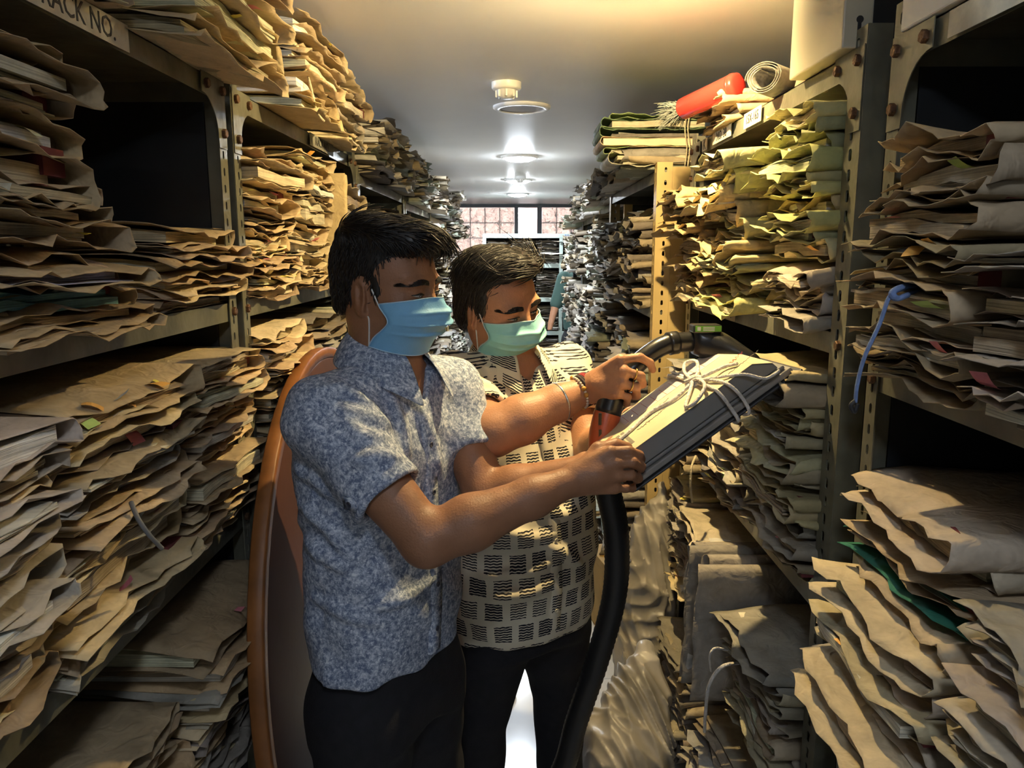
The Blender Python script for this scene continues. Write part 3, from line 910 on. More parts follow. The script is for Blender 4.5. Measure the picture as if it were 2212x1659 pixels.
upright(302, 1, 1.895, .544, .36, .27, .030, 'grey file standing upright on low shelf, farthest of four', 'upright files on the low shelf of the rack behind the nozzle', .11, (.33, .29, .24), .05)
upright(303, 1, 1.855, .544, .37, .27, .028, 'grey file standing upright on low shelf, second farthest of four', 'upright files on the low shelf of the rack behind the nozzle', .13, (.29, .26, .22), .05)
upright(304, 1, 1.815, .544, .36, .27, .030, 'grey file standing upright on low shelf, second nearest of four', 'upright files on the low shelf of the rack behind the nozzle', .10, (.36, .32, .27), .05)
upright(305, 1, 1.775, .544, .35, .27, .030, 'grey file standing upright on low shelf, nearest of four', 'upright files on the low shelf of the rack behind the nozzle', .12, (.34, .30, .25), .05)

# ------------------------------------------------------------------ round tabletop standing on edge
m_wood = mat('dark_laminate', (.085, .036, .026), .38, 0, .25, 3, .05, 25)
m_edge = mat('orange_edge_wood', (.25, .095, .025), .5, 0, .30, 12, .05, 40)
tb = empty('tabletop', (-.485, 2.03, .702))
tb.rotation_euler = (0, R(-3.5), 0)
tag(tb, 'round brown tabletop with orange edge standing behind the man in blue', 'tabletop')
mtx = Matrix.Rotation(PI / 2, 4, 'Y')
MB().lathe([(.668, -.014), (.674, -.012), (.674, .013), (.668, .0150), (.30, .0152), (.001, .0152)], 72, mtx, cap0=True).build('panel', m_wood, tb, True)
MB().lathe([(.673, -.016), (.697, -.016), (.7, -.013), (.7, .013), (.697, .016), (.673, .016), (.673, -.016)], 72, mtx, cap0=False, cap1=False).build('edge_band', m_edge, tb, True)

# ------------------------------------------------------------------ things on top of the right racks
wb = empty('metal_box', (.56, 1.36, 1.992))
tag(wb, 'cream metal box with a keyhole on top of the rack behind the nozzle', 'box')
m_cream = mat('cream_enamel', (.60, .55, .42), .4, 0, .05, 4)
bx_ = MB().box((-.015, 0, 0), (.035, .25, .235)).build('door', m_cream, wb, bevel=.003)
MB().box((.036, .01, 0), (.30, .24, .23)).build('body', M['steel_dark'], wb, bevel=.003)
MB().box((-.030, -.01, .235), (.31, .275, .252)).build('lid', m_cream, wb, bevel=.003)
MB().lathe([(.006, 0), (.006, .001)], 12, Matrix.Translation((.012, -.0012, .045)) @ Matrix.Rotation(PI / 2, 4, 'X')).box((.009, -.0014, .024), (.015, -.0002, .045)).build('keyhole', M['ink'], wb)
wc = empty('carton', (.565, .80, 1.974))
tag(wc, 'white carton on top of the rack nearest the camera, right', 'box')
MB().box((0, 0, 0), (.3, .40, .14)).build('body', M['white_pl'], wc, bevel=.003)
MB().box((-.01, -.01, .14), (.31, .41, .165)).build('lid', M['white_pl'], wc, bevel=.003)

def sheet_roll(name, loc, rot, W, turns, a, b_, gap, m, label, cat, n=70):
    V, F = [], []
    for i in range(n):
        th = i / (n - 1) * turns * 2 * PI
        s = 1 - gap * i / (n - 1)
        wob = 1 + .05 * math.sin(3 * th)
        y, z = a * s * math.cos(th) * wob, b_ * s * math.sin(th)
        V += [(0, y, z), (W, y * .97, z)]
        if i: F.append((2 * i - 2, 2 * i - 1, 2 * i + 1, 2 * i))
    e = empty(name, loc); e.rotation_euler = rot
    o = mesh('sheet', V, F, m, e, True)
    solid(o, .0014)
    tag(e, label, cat)
    return e
m_news = mat('newsprint', (.27, .25, .21), .85, 0, .28, 55, .2, 40)
sheet_roll('newspaper_roll', (.535, 1.745, 2.026), (0, R(2), R(42)), .20, 3.2, .044, .034, .42, m_news, 'rolled newspaper lying on top of the rack beside the cream box', 'newspaper')
pr_ = empty('cardboard_tube', (.62, 1.69, 1.992)); pr_.rotation_euler = (R(4), R(10), 0)
tag(pr_, 'tan cardboard tube with navy band behind the cream box', 'tube')
MB().lathe([(.034, 0), (.026, .235), (.020, .236)], 24).build('wall', mat('tan_card', (.62, .46, .30), .7), pr_, True)
MB().lathe([(.0304, .13), (.0285, .175)], 24, cap0=False, cap1=False).build('band', mat('navy_band', (.03, .04, .09), .5), pr_, True)
MB().lathe([(.0288, .182), (.0284, .190)], 24, cap0=False, cap1=False).build('stripe', mat('white_band', (.7, .66, .6), .5), pr_, True)
text('VIZ', .03, M['ink'], pr_, (-.0325, .016, .095), (PI / 2, 0, -PI / 2))
stack(61, 1, 2.20, 1.992, 2.085, .30, 'low stack on top, under the red brush', 'files on top of the right racks', prot=.035, tr=(.012, .026), pal=[(.46, .36, .2), (.42, .31, .17)], A=.006, ptab=0)

# red hand brush
rb = empty('hand_brush', (.44, 2.46, 2.10))
tag(rb, 'red plastic hand brush with grey bristles on top of the files', 'brush')
m_red = mat('red_plastic', (.62, .035, .025), .22)
p0, p1 = at(1474, 236, 2.22), at(1596, 180, 2.04)
rb.location = p0
d_ = (p1 - p0)
MB().tube([Vector(), d_ * .03, d_ * .5, d_ * .93, d_ * .985, d_], [.024, .029, .029, .030, .028, .020], 20).build('handle', m_red, rb, True)
MB().tube([d_ * .90, d_ * .93], .0308, 20).build('collar', m_red, rb, True)
rngb = random.Random(5)
bb = MB()
dn = d_.normalized()
for i in range(420):
    a, q = rngb.uniform(0, 6.28), rngb.random() ** .5
    s0 = Vector((rngb.uniform(-1, 1), rngb.uniform(-1, 1), rngb.uniform(-1, 1))) * .014
    out = (-dn * rngb.uniform(.03, .075) + Vector((rngb.uniform(-1, 1), rngb.uniform(-1, 1), rngb.uniform(-1.1, .9))) * .030)
    mid = s0 + out * .5 + Vector((0, 0, rngb.uniform(-.004, .006)))
    bb.tube([s0, mid, s0 + out], [.0009, .0008, .0004], 3)
br = bb.build('bristles', mat('grey_bristle', (.13, .14, .12), .7), rb); br['kind'] = 'stuff'

# green bundle tied with string above the beige upright
gb_ = empty('tied_bundle', (.495, 2.86, 1.952))
tag(gb_, 'tied bundle of green folders and a wooden board above the beige upright', 'bundle')
m_grn = paper_mat('green_folder', 'object', .75, .4)
rng = random.Random(77)
z = .0
for i, (t, c, w, nm) in enumerate([(.035, (.46, .43, .33), .34, 'folder'), (.022, (.30, .36, .16), .38, 'folder'), (.028, (.58, .46, .30), .36, 'board'), (.030, (.16, .22, .12), .37, 'folder'), (.030, (.13, .19, .11), .36, 'folder'), (.016, (.26, .33, .16), .33, 'folder')]):
    P, q = cover_geo(rng, w, .26, t, .003 if nm == 'board' else .007, [rng.uniform(0, 6) for _ in range(4)], rag=.002, sp=-1)
    o = solid(mesh(nm, P, q, m_grn, gb_, True)); o.color = (*c, 1); o.location = (rng.uniform(-.012, .012), -.13, z)
    if nm == 'board':
        bo = MB().box((-w / 2, .004, .002), (w / 2, .25, t - .002)).build('plank', mat('pale_wood', (.60, .47, .32), .6, 0, .12, 14), gb_); bo.location = o.location
    elif i in (0, 1, 4):
        pv, pf = pages_geo(rng, w, .25, t, .004, [1, 2, 3, 4], .008, 2, sp=-1)
        po = mesh('pages', pv, pf, M['pages'], gb_); po.color = (.55, .5, .36, 1); po.location = o.location
    z += t + .001
for dx in (.085, .095):
    pts = [(dx, -.15, -.01), (dx + .004, -.152, .05), (dx - .004, -.148, .11), (dx, -.14, z + .004), (dx, 0, z + .008), (dx, .13, z)]
    MB().tube(spline(pts, 24), .0022, 6).build('string', M['string'], gb_, True)

# wrapped bundles on the floor between the two right racks -> built with the people below (soft shapes)

# ------------------------------------------------------------------ small ochre carton standing on the floor
cz = empty('carton', (.405, 3.22, 0)); cz.rotation_euler = (0, 0, R(12))
tag(cz, 'ochre cardboard carton standing on the floor by the beige rack', 'box')
m_oc = mat('ochre_card', (.42, .28, .09), .75, 0, .15, 8, .1, 30)
MB().box((-.045, -.12, 0), (.045, .12, .33)).build('body', m_oc, cz, bevel=.003)
MB().box((-.047, -.122, .30), (.047, .122, .337)).build('flap', m_oc, cz, bevel=.002)

# ------------------------------------------------------------------ the file the two men hold
A_ = at(1375, 968, 1.375); B_ = at(1652, 768, 1.405)
u_ = (B_ - A_); Lf = u_.length; u_.normalize()
Cfar = at(1325, 912, 1.59)
w_ = (Cfar - A_); w_ = (w_ - u_ * w_.dot(u_)).normalized()
n_ = w_.cross(u_).normalized()
if n_.z < 0: n_ = -n_
HFM = Matrix(((u_.x, w_.x, n_.x, A_.x), (u_.y, w_.y, n_.y, A_.y), (u_.z, w_.z, n_.z, A_.z), (0, 0, 0, 1)))
hf = empty('document_bundle')
hf.matrix_world = HFM
tag(hf, 'thick grey-sided file tied with white cord, held by both men', 'file')
m_hc = mat('buff_cover', (.66, .56, .36), .7, 0, .14, 9, .12, 30)
m_hs = mat('grey_board', (.20, .195, .19), .7, 0, .10, 12, .1, 40)
m_dk = mat('black_board', (.03, .03, .033), .55, 0, .2, 10)
Wf = .225
# local x along the file, y away from the camera, z out of the cover; top face z=0
def slab(name, x0, x1, y0, y1, z0, z1, m, be=.003):
    return MB().box((x0, y0, z0), (x1, y1, z1)).build(name, m, hf, bevel=be)
# main box file: bevelled far end
pr2 = MB()
prof = [(-.045, 0.0), (Lf - .028, 0.0), (Lf + .006, -.022), (Lf + .010, -.036), (-.045, -.036)]
pr2.prism(prof, 1, .003, Wf)
pr2.build('box_file', m_hs, hf, bevel=.0025)
MB().prism([(-.046, .0012), (Lf - .028, .0012), (Lf - .028, .0002), (-.046, .0002)], 1, .0, Wf + .002).build('front_cover', m_hc, hf)
slab('lower_file', -.035, Lf + .022, .006, Wf + .01, -.046, -.038, m_hs)
slab('lower_file', -.03, Lf + .030, .0, Wf + .012, -.060, -.0475, mat('grey_spine', (.26, .24, .22), .7, 0, .15, 20))
slab('back_board', -.05, Lf + .045, -.004, Wf + .016, -.0675, -.0615, m_dk)
slab('label_strip', .02, .26, .148, Wf - .01, .0012, .0018, mat('ledger_strip', (.72, .60, .52), .8, 0, .1, 20), 0)
for i in range(9):
    MB().box((.03 + .024 * i, .150, .0019), (.0308 + .024 * i, .205, .0021)).build('ruled_line', M['ink_red'], hf)
def scribble(seed, x0, y0, x1, y1, h, m, z=.0020, n=26, r=.0005):
    rg = random.Random(seed)
    pts = []
    for i in range(n):
        f = i / (n - 1)
        pts.append((x0 + (x1 - x0) * f + rg.uniform(-.002, .002), y0 + (y1 - y0) * f + rg.uniform(-h, h), z))
    MB().tube(spline(pts, n * 3), r, 4).build('handwriting', m, hf)
m_gpr = mat('grey_print', (.22, .2, .17), .8)
for q in range(2):
    for i in range(14):
        MB().box((-.012 + .011 * q, .03 + .0065 * i, .0013), (-.004 + .011 * q, .0345 + .0065 * i, .0016)).build('printed_letter', m_gpr, hf)
scribble(1, .03, .075, .10, .085, .005, m_gpr); scribble(2, .235, .07, .285, .085, .006, M['ink_red']); scribble(3, .055, .115, .12, .12, .004, m_gpr); scribble(4, .22, .03, .30, .04, .003, m_gpr)
MB().prism([(Lf - .028, .0012), (Lf + .0055, -.0205), (Lf + .005, -.0215), (Lf - .028, .0002)], 1, .0, Wf + .002).build('cover_flap', m_hc, hf)
# cord wrapped twice and tied in a bow
def cord(pts, r=.0036, n=40, name='cord'):
    return MB().tube(spline(pts, n), r, 8).build(name, M['rope'], hf, True)
xk, yk = .175, .095
cord([(xk, yk, .007), (xk + .004, .02, .006), (xk + .006, -.010, -.004), (xk + .008, -.012, -.04), (xk + .006, -.006, -.071), (xk, .1, -.073), (xk - .01, Wf + .02, -.06), (xk - .01, Wf + .018, 0), (xk - .006, Wf - .02, .006), (xk, yk, .007)], .0036, 60)
cord([(xk + .008, yk, .008), (xk + .022, .03, .006), (xk + .03, -.009, -.004), (xk + .036, -.012, -.04), (xk + .03, -.006, -.071), (xk + .02, .1, -.073), (xk + .0, Wf + .02, -.06), (xk + .0, Wf + .018, 0), (xk + .002, Wf - .02, .006), (xk + .002, yk, .008)], .0034, 60)
cord([(xk - .012, yk + .02, .012), (xk + .012, yk - .012, .013), (xk + .0, yk - .016, .004), (xk - .014, yk + .012, .004), (xk + .006, yk + .018, .013)], .0042, 30, 'knot')
cord([(xk, yk, .01), (xk - .03, yk - .045, .008), (xk - .055, yk - .085, .006), (xk - .04, yk - .108, .010), (xk - .005, yk - .085, .016), (xk + .004, yk - .03, .016), (xk, yk, .01)], .0036, 50, 'bow_loop')
cord([(xk, yk, .01), (xk + .004, yk + .045, .02), (xk + .022, yk + .075, .026), (xk + .038, yk + .055, .022), (xk + .02, yk + .015, .014), (xk, yk, .01)], .0036, 50, 'bow_loop')
cord([(xk, yk, .01), (xk - .05, yk - .012, .006), (xk - .10, yk + .010, .0055), (xk - .165, yk - .008, .005), (xk - .185, yk - .012, .005)], .0036, 40, 'cord_end')
cord([(xk, yk, .01), (xk + .03, yk - .03, .012), (xk + .058, yk - .035, .008), (xk + .075, yk - .06, .006)], .0034, 30, 'cord_end')
cord([(xk + .01, yk - .03, .01), (xk + .04, yk - .08, .006), (xk + .065, -.012, -.004), (xk + .09, -.018, -.03), (xk + .12, -.014, -.035)], .003, 30, 'cord_end')

# ------------------------------------------------------------------ vacuum cleaner hose, handle and nozzle
vc = empty('vacuum_cleaner', (.10, 1.75, 0))
tag(vc, 'vacuum cleaner hose with orange handle and black nozzle', 'vacuum cleaner')
def vpart(mb, name, m, smooth=True, bevel=0):
    o = mb.build(name, m, vc, smooth, bevel)
    o.matrix_parent_inverse = Matrix.Translation((-.10, -1.75, 0))
    return o
m_blk = mat('black_plastic', (.016, .016, .017), .28)
m_hose = bpy.data.materials.new('ribbed_hose')
nt, N, Lk, b = nodes_of(m_hose)
b.inputs['Base Color'].default_value = (.014, .014, .015, 1); b.inputs['Roughness'].default_value = .45
m_org = mat('orange_plastic', (.50, .10, .03), .38)
hp = [at(1322, 905, 1.585), at(1305, 965, 1.56), at(1312, 1050, 1.555), at(1331, 1150, 1.58), at(1328, 1280, 1.62), at(1292, 1420, 1.66), at(1245, 1560, 1.70), at(1216, 1660, 1.72),
      Vector((.05, 1.76, .22)), Vector((-.02, 1.83, .06)), Vector((-.10, 1.98, .032)), Vector((-.13, 2.3, .031)), Vector((-.02, 2.7, .031))]
sp = spline(hp[1:], 260)
vpart(MB().tube(sp, [.0262 + (.0020 if i % 2 else 0) for i in range(260)], 18), 'hose', m_hose)
# handle: orange below the fist, black collar
hd = spline([at(1300, 985, 1.56), at(1304, 930, 1.57), at(1316, 880, 1.58), at(1332, 830, 1.585), at(1352, 800, 1.59)], 24)
vpart(MB().tube(hd[:13], [.0285, .0290, .0295, .0295, .0295, .0295, .0295, .029, .029, .029, .028, .027, .026], 20), 'handle', m_org)
vpart(MB().tube(hd[10:], [.0285, .0283, .028, .0275, .027, .0255, .024, .023, .022, .0215, .021, .021, .021, .021][:14], 20), 'grip', m_blk)
for yy in (905, 940):
    p = at(1296, yy, 1.545)
    vpart(MB().box((p.x - .003, p.y - .004, p.z - .012), (p.x + .003, p.y + .004, p.z + .012)), 'air_slot', m_blk, False)
wd = spline([at(1340, 842, 1.585), at(1362, 802, 1.59), at(1398, 768, 1.60), at(1440, 744, 1.61), at(1490, 738, 1.62), at(1535, 738, 1.63)], 40)
vpart(MB().tube(wd, [.0195 + .002 * (i / 39) for i in range(40)], 20), 'wand', m_blk)
vpart(MB().tube(wd[24:28], .0245, 20), 'wand_collar', m_blk)
# nozzle head: wide flared shoe
c0, c1, c2 = at(1496, 738, 1.62), at(1545, 742, 1.63), at(1610, 752, 1.64)
nz_ = MB()
secs = []
for k_ in range(9):
    f = k_ / 8
    p = c0.lerp(c1, min(1, f * 2)) if f < .5 else c1.lerp(c2, f * 2 - 1)
    wy = .030 + .085 * f ** 1.3
    hz = .030 + .012 * f if f < .65 else .0378 - .050 * (f - .65)
    ring = []
    for j in range(20):
        a = 2 * PI * j / 20
        ca, sa = math.cos(a), math.sin(a)
        ring.append(p + Vector((0, math.copysign(abs(ca) ** .7, ca) * wy, math.copysign(abs(sa) ** .7, sa) * hz + .004 - .024 * f)))
    secs.append(ring)
V = [v for r_ in secs for v in r_]
F = [(i * 20 + j, i * 20 + (j + 1) % 20, (i + 1) * 20 + (j + 1) % 20, (i + 1) * 20 + j) for i in range(8) for j in range(20)] + [tuple(range(20)), tuple(160 + j for j in range(20))[::-1]]
vpart(MB().add(V, F), 'nozzle', m_blk)
# green sticker window on the nozzle
p = at(1526, 709, 1.600)
vpart(MB().box((p.x - .030, p.y - .012, p.z - .010), (p.x + .030, p.y + .03, p.z + .008)), 'indicator_housing', m_blk, False, .004)
vpart(MB().box((p.x - .026, p.y - .0135, p.z - .006), (p.x + .028, p.y - .0122, p.z + .006)), 'green_label', mat('green_label', (.16, .42, .05), .3), False, .0)
vpart(MB().box((p.x - .022, p.y - .0142, p.z - .004), (p.x - .015, p.y - .0136, p.z + .004)), 'label_print', M['white_pl'], False, .0)
for i in range(3):
    vpart(MB().box((p.x - .010, p.y - .0142, p.z - .0042 + .0032 * i), (p.x + .014, p.y - .0136, p.z - .0026 + .0032 * i)), 'label_print', M['white_pl'], False, .0)

# ------------------------------------------------------------------ blue strap and loose strings on the right racks
st = empty('blue_strap', (.5, 1.05, 1.6)); tag(st, 'blue cloth strap hanging from the files near the right edge', 'strap')
m_str = mat('blue_strap', (.16, .24, .46), .8, 0, .15, 60, .3, 150)
def wpart(par, pts, r, n, name, m, flat=1.0):
    o = MB().tube(spline(pts, n), r, 8, flat=flat).build(name, m, par, True)
    o.matrix_parent_inverse = Matrix.Translation(par.location).inverted()
    return o
wpart(st, [at(1985, 612, 1.00), at(1950, 625, .965), at(1922, 640, .96), at(1900, 700, .965), at(1868, 770, .97), at(1852, 830, .975), at(1848, 868, .98)], .0040, 40, 'tail', m_str, .5)
wpart(st, [at(1990, 622, 1.02), at(1955, 618, .965), at(1928, 632, .955), at(1938, 645, .955), at(1965, 636, .96), at(2000, 628, 1.02)], .0052, 30, 'knot', m_str, .7)
wpart(st, [at(1848, 866, .98), at(1838, 876, .98), at(1846, 890, .98), at(1852, 872, .98)], .0030, 16, 'tip', M['ink'])
def loose(pts, r, name, label, m):
    P = [at(*p) for p in pts]
    e = empty(name, P[0]); tag(e, label, 'cord')
    wpart(e, P, r, 36, 'strand', m)
loose([(1503, 985, 1.96), (1494, 1010, 1.93), (1492, 1050, 1.93), (1495, 1085, 1.95)], .0032, 'loose_cord', 'cream cord hanging from the shelf below the held file', M['string'])
loose([(1600, 1432, 1.62), (1560, 1440, 1.58), (1532, 1480, 1.58), (1524, 1540, 1.62), (1522, 1580, 1.66)], .0040, 'loose_cord', 'grey cord looping down from the upright files', M['rope'])
loose([(1572, 1405, 1.66), (1545, 1400, 1.63), (1533, 1418, 1.63), (1536, 1450, 1.66)], .0026, 'loose_cord', 'thin pale cord curling beside the upright files', M['rope'])
loose([(283, 1085, 1.06), (298, 1120, 1.04), (322, 1155, 1.04), (350, 1185, 1.06)], .0034, 'loose_cord', 'grey cord lying over the left middle-shelf files', mat('grey_cord', (.15, .15, .15), .8))
loose([(663, 158, 2.0), (672, 190, 1.98), (684, 240, 1.99), (700, 262, 2.02)], .0030, 'loose_cord', 'cream string tied round the stack on the second left rack', M['string'])


# ------------------------------------------------------------------ soft shapes: distance fields turned into one skin
class Field:
    def __init__(self, lo, hi, h):
        self.lo = np.array(lo, dtype=np.float64); self.h = h
        self.n = np.ceil((np.array(hi) - self.lo) / h).astype(int) + 1
        self.D = np.full(tuple(self.n), 0.5, dtype=np.float32)

    def slab(self, lo, hi):
        i0 = np.maximum(np.floor((np.asarray(lo) - self.lo) / self.h).astype(int), 0)
        i1 = np.minimum(np.ceil((np.asarray(hi) - self.lo) / self.h).astype(int) + 1, self.n)
        if np.any(i1 <= i0): return None, None
        ax = [(self.lo[k] + self.h * np.arange(i0[k], i1[k])).astype(np.float32) for k in range(3)]
        X = ax[0][:, None, None]; Y = ax[1][None, :, None]; Z = ax[2][None, None, :]
        return (slice(i0[0], i1[0]), slice(i0[1], i1[1]), slice(i0[2], i1[2])), (X, Y, Z)

    def put(self, fn, lo, hi, k=.0, op='add'):
        mg = k + 3 * self.h
        sl, P = self.slab(np.asarray(lo) - mg, np.asarray(hi) + mg)
        if sl is None: return
        d = fn(*P).astype(np.float32)
        cur = self.D[sl]
        if op == 'add':
            if k > 0:
                hh = np.maximum(k - np.abs(cur - d), 0) / k
                r = np.minimum(cur, d) - hh * hh * k * .25
            else:
                r = np.minimum(cur, d)
        else:
            d = -d
            if k > 0:
                hh = np.maximum(k - np.abs(cur - d), 0) / k
                r = np.maximum(cur, d) + hh * hh * k * .25
            else:
                r = np.maximum(cur, d)
        self.D[sl] = r

    def merge(self, o, k):
        hh = np.maximum(k - np.abs(self.D - o.D), 0) / k
        self.D = np.minimum(self.D, o.D) - hh * hh * np.float32(k * .25)

    # primitives -----------------------------------------------------
    def cone(self, a, b, ra, rb, k=.0, op='add'):
        a = np.array(a, dtype=np.float64); b = np.array(b, dtype=np.float64)
        ab = b - a; L2 = float(ab @ ab) + 1e-12
        def fn(X, Y, Z):
            t = ((X - a[0]) * ab[0] + (Y - a[1]) * ab[1] + (Z - a[2]) * ab[2]) / L2
            t = np.clip(t, 0, 1)
            return np.sqrt((X - a[0] - t * ab[0]) ** 2 + (Y - a[1] - t * ab[1]) ** 2 + (Z - a[2] - t * ab[2]) ** 2) - (ra + (rb - ra) * t)
        m = max(ra, rb)
        self.put(fn, np.minimum(a, b) - m, np.maximum(a, b) + m, k, op)

    def chain(self, pts, rs, k=.006, op='add'):
        for i in range(len(pts) - 1):
            self.cone(pts[i], pts[i + 1], rs[i], rs[i + 1], k, op)

    def ell(self, c, r, Rm=None, k=.0, op='add'):
        c = np.array(c, dtype=np.float64); r = np.array(r, dtype=np.float64)
        Rm = np.eye(3) if Rm is None else np.array(Rm)
        def fn(X, Y, Z):
            x, y, z = X - c[0], Y - c[1], Z - c[2]
            q = [x * Rm[0, i] + y * Rm[1, i] + z * Rm[2, i] for i in range(3)]
            k0 = np.sqrt((q[0] / r[0]) ** 2 + (q[1] / r[1]) ** 2 + (q[2] / r[2]) ** 2)
            k1 = np.sqrt((q[0] / r[0] ** 2) ** 2 + (q[1] / r[1] ** 2) ** 2 + (q[2] / r[2] ** 2) ** 2)
            return k0 * (k0 - 1) / np.maximum(k1, 1e-6)
        m = float(np.max(r))
        self.put(fn, c - m, c + m, k, op)

    def loft(self, secs, yaw, k=.0, op='add', ex=2.4, disp=None):
        """secs: list of (z, cx, cy, rx, ry); rx across the shoulders, ry front to back, yaw of the front"""
        S = np.array(sorted(secs), dtype=np.float64)
        c, s = math.cos(yaw), math.sin(yaw)
        def fn(X, Y, Z):
            z = Z[0, 0, :]
            zi = np.clip(z, S[0, 0], S[-1, 0])
            def smooth(j):
                # monotone cubic-ish: blend of linear interpolation sampled around
                w = .012
                return (np.interp(zi - w, S[:, 0], S[:, j]) + 2 * np.interp(zi, S[:, 0], S[:, j]) + np.interp(zi + w, S[:, 0], S[:, j])) / 4
            cx, cy, rx, ry = [smooth(j)[None, None, :] for j in (1, 2, 3, 4)]
            dx, dy = X - cx, Y - cy
            # local: right axis (c, s) = across, front axis
            u = dx * c + dy * s
            v = -dx * s + dy * c
            rad = (np.abs(u / rx) ** ex + np.abs(v / ry) ** ex) ** (1 / ex)
            d = (rad - 1) * np.minimum(rx, ry)
            if disp is not None:
                d = d + disp(u, v, Z, np.arctan2(v / ry, u / rx))
            d = np.maximum(d, np.maximum(S[0, 0] - Z, Z - S[-1, 0]))
            return d
        m = float(max(S[:, 3].max(), S[:, 4].max())) * 1.25
        lo = (S[:, 1].min() - m, S[:, 2].min() - m, S[0, 0]); hi = (S[:, 1].max() + m, S[:, 2].max() + m, S[-1, 0])
        self.put(fn, lo, hi, k, op)

    def mesh(self, blur=0):
        """naive surface nets"""
        D = self.D
        for _ in range(blur):
            for ax in range(3):
                a = np.roll(D, 1, ax); b = np.roll(D, -1, ax)
                D = (a + 2 * D + b) * np.float32(.25)
        s = D < 0
        c = np.zeros(tuple(np.array(s.shape) - 1), dtype=np.uint8)
        for dx in (0, 1):
            for dy in (0, 1):
                for dz in (0, 1):
                    c += s[dx:s.shape[0] - 1 + dx, dy:s.shape[1] - 1 + dy, dz:s.shape[2] - 1 + dz]
        act = (c > 0) & (c < 8)
        I = np.argwhere(act)
        idx = np.full(act.shape, -1, dtype=np.int64); idx[act] = np.arange(len(I))
        acc = np.zeros((len(I), 3)); cnt = np.zeros(len(I))
        corners = [(dx, dy, dz) for dx in (0, 1) for dy in (0, 1) for dz in (0, 1)]
        vals = {cn: D[I[:, 0] + cn[0], I[:, 1] + cn[1], I[:, 2] + cn[2]].astype(np.float64) for cn in corners}
        for a in corners:
            for ax in range(3):
                if a[ax]: continue
                b = list(a); b[ax] = 1; b = tuple(b)
                va, vb = vals[a], vals[b]
                cr = (va < 0) != (vb < 0)
                t = np.where(cr, va / np.where(cr, va - vb, 1), 0)
                p = np.array(a, dtype=np.float64)[None, :].repeat(len(I), 0)
                p[:, ax] += t
                acc[cr] += p[cr]; cnt[cr] += 1
        V = self.lo + (I + acc / np.maximum(cnt, 1)[:, None]) * self.h
        F = []
        for ax in range(3):
            o1, o2 = (ax + 1) % 3, (ax + 2) % 3
            sl0 = [slice(None)] * 3; sl1 = [slice(None)] * 3
            sl0[ax] = slice(0, -1); sl1[ax] = slice(1, None)
            e = s[tuple(sl0)] != s[tuple(sl1)]
            E = np.argwhere(e)
            ok = (E[:, o1] > 0) & (E[:, o2] > 0) & (E[:, o1] < act.shape[o1]) & (E[:, o2] < act.shape[o2])
            E = E[ok]
            def g(d1, d2):
                q = E.copy(); q[:, o1] -= d1; q[:, o2] -= d2
                return idx[q[:, 0], q[:, 1], q[:, 2]]
            Q = np.stack([g(1, 1), g(0, 1), g(0, 0), g(1, 0)], -1)
            ins = s[E[:, 0], E[:, 1], E[:, 2]]
            Q[~ins] = Q[~ins][:, ::-1]
            F.append(Q)
        F = np.concatenate(F)
        F = F[(F >= 0).all(1)]
        return V, F


def fast_mesh(name, V, F, m, parent=None, mats=None, midx=None, uv=None):
    V = np.asarray(V, dtype=np.float32); F = np.asarray(F, dtype=np.int32)
    me = bpy.data.meshes.new(name)
    me.vertices.add(len(V)); me.vertices.foreach_set('co', V.ravel())
    me.loops.add(F.size); me.loops.foreach_set('vertex_index', F.ravel())
    me.polygons.add(len(F))
    me.polygons.foreach_set('loop_start', np.arange(0, F.size, F.shape[1], dtype=np.int32))
    me.polygons.foreach_set('loop_total', np.full(len(F), F.shape[1], dtype=np.int32))
    me.polygons.foreach_set('use_smooth', np.ones(len(F), dtype=bool))
    for x in (mats or [m]): me.materials.append(x)
    if midx is not None: me.polygons.foreach_set('material_index', np.asarray(midx, dtype=np.int32))
    if uv is not None:
        l = me.uv_layers.new(name='UVMap')
        l.data.foreach_set('uv', np.asarray(uv, dtype=np.float32)[F.ravel()].ravel())
    me.update(calc_edges=True); me.validate()
    o = bpy.data.objects.new(name, me)
    link(o, parent)
    if parent is not None:
        o.matrix_parent_inverse = Matrix.LocRotScale(parent.location, parent.rotation_euler, None).inverted()
    return o


def npv(v): return np.array((v[0], v[1], v[2]), dtype=np.float64)


def head_frame(yaw, pitch, roll):
    """columns: his left, forward, up. yaw 0 faces the camera, 90 faces image right"""
    f = Vector((math.sin(yaw), -math.cos(yaw), 0))
    l = Vector((-f.y, f.x, 0)) * 1.0
    up = Vector((0, 0, 1))
    f2 = f * math.cos(pitch) - up * math.sin(pitch)
    u2 = up * math.cos(pitch) + f * math.sin(pitch)
    l2 = l * math.cos(roll) + u2 * math.sin(roll)
    u3 = u2 * math.cos(roll) - l * math.sin(roll)
    return np.array([[l2.x, f2.x, u3.x], [l2.y, f2.y, u3.y], [l2.z, f2.z, u3.z]])


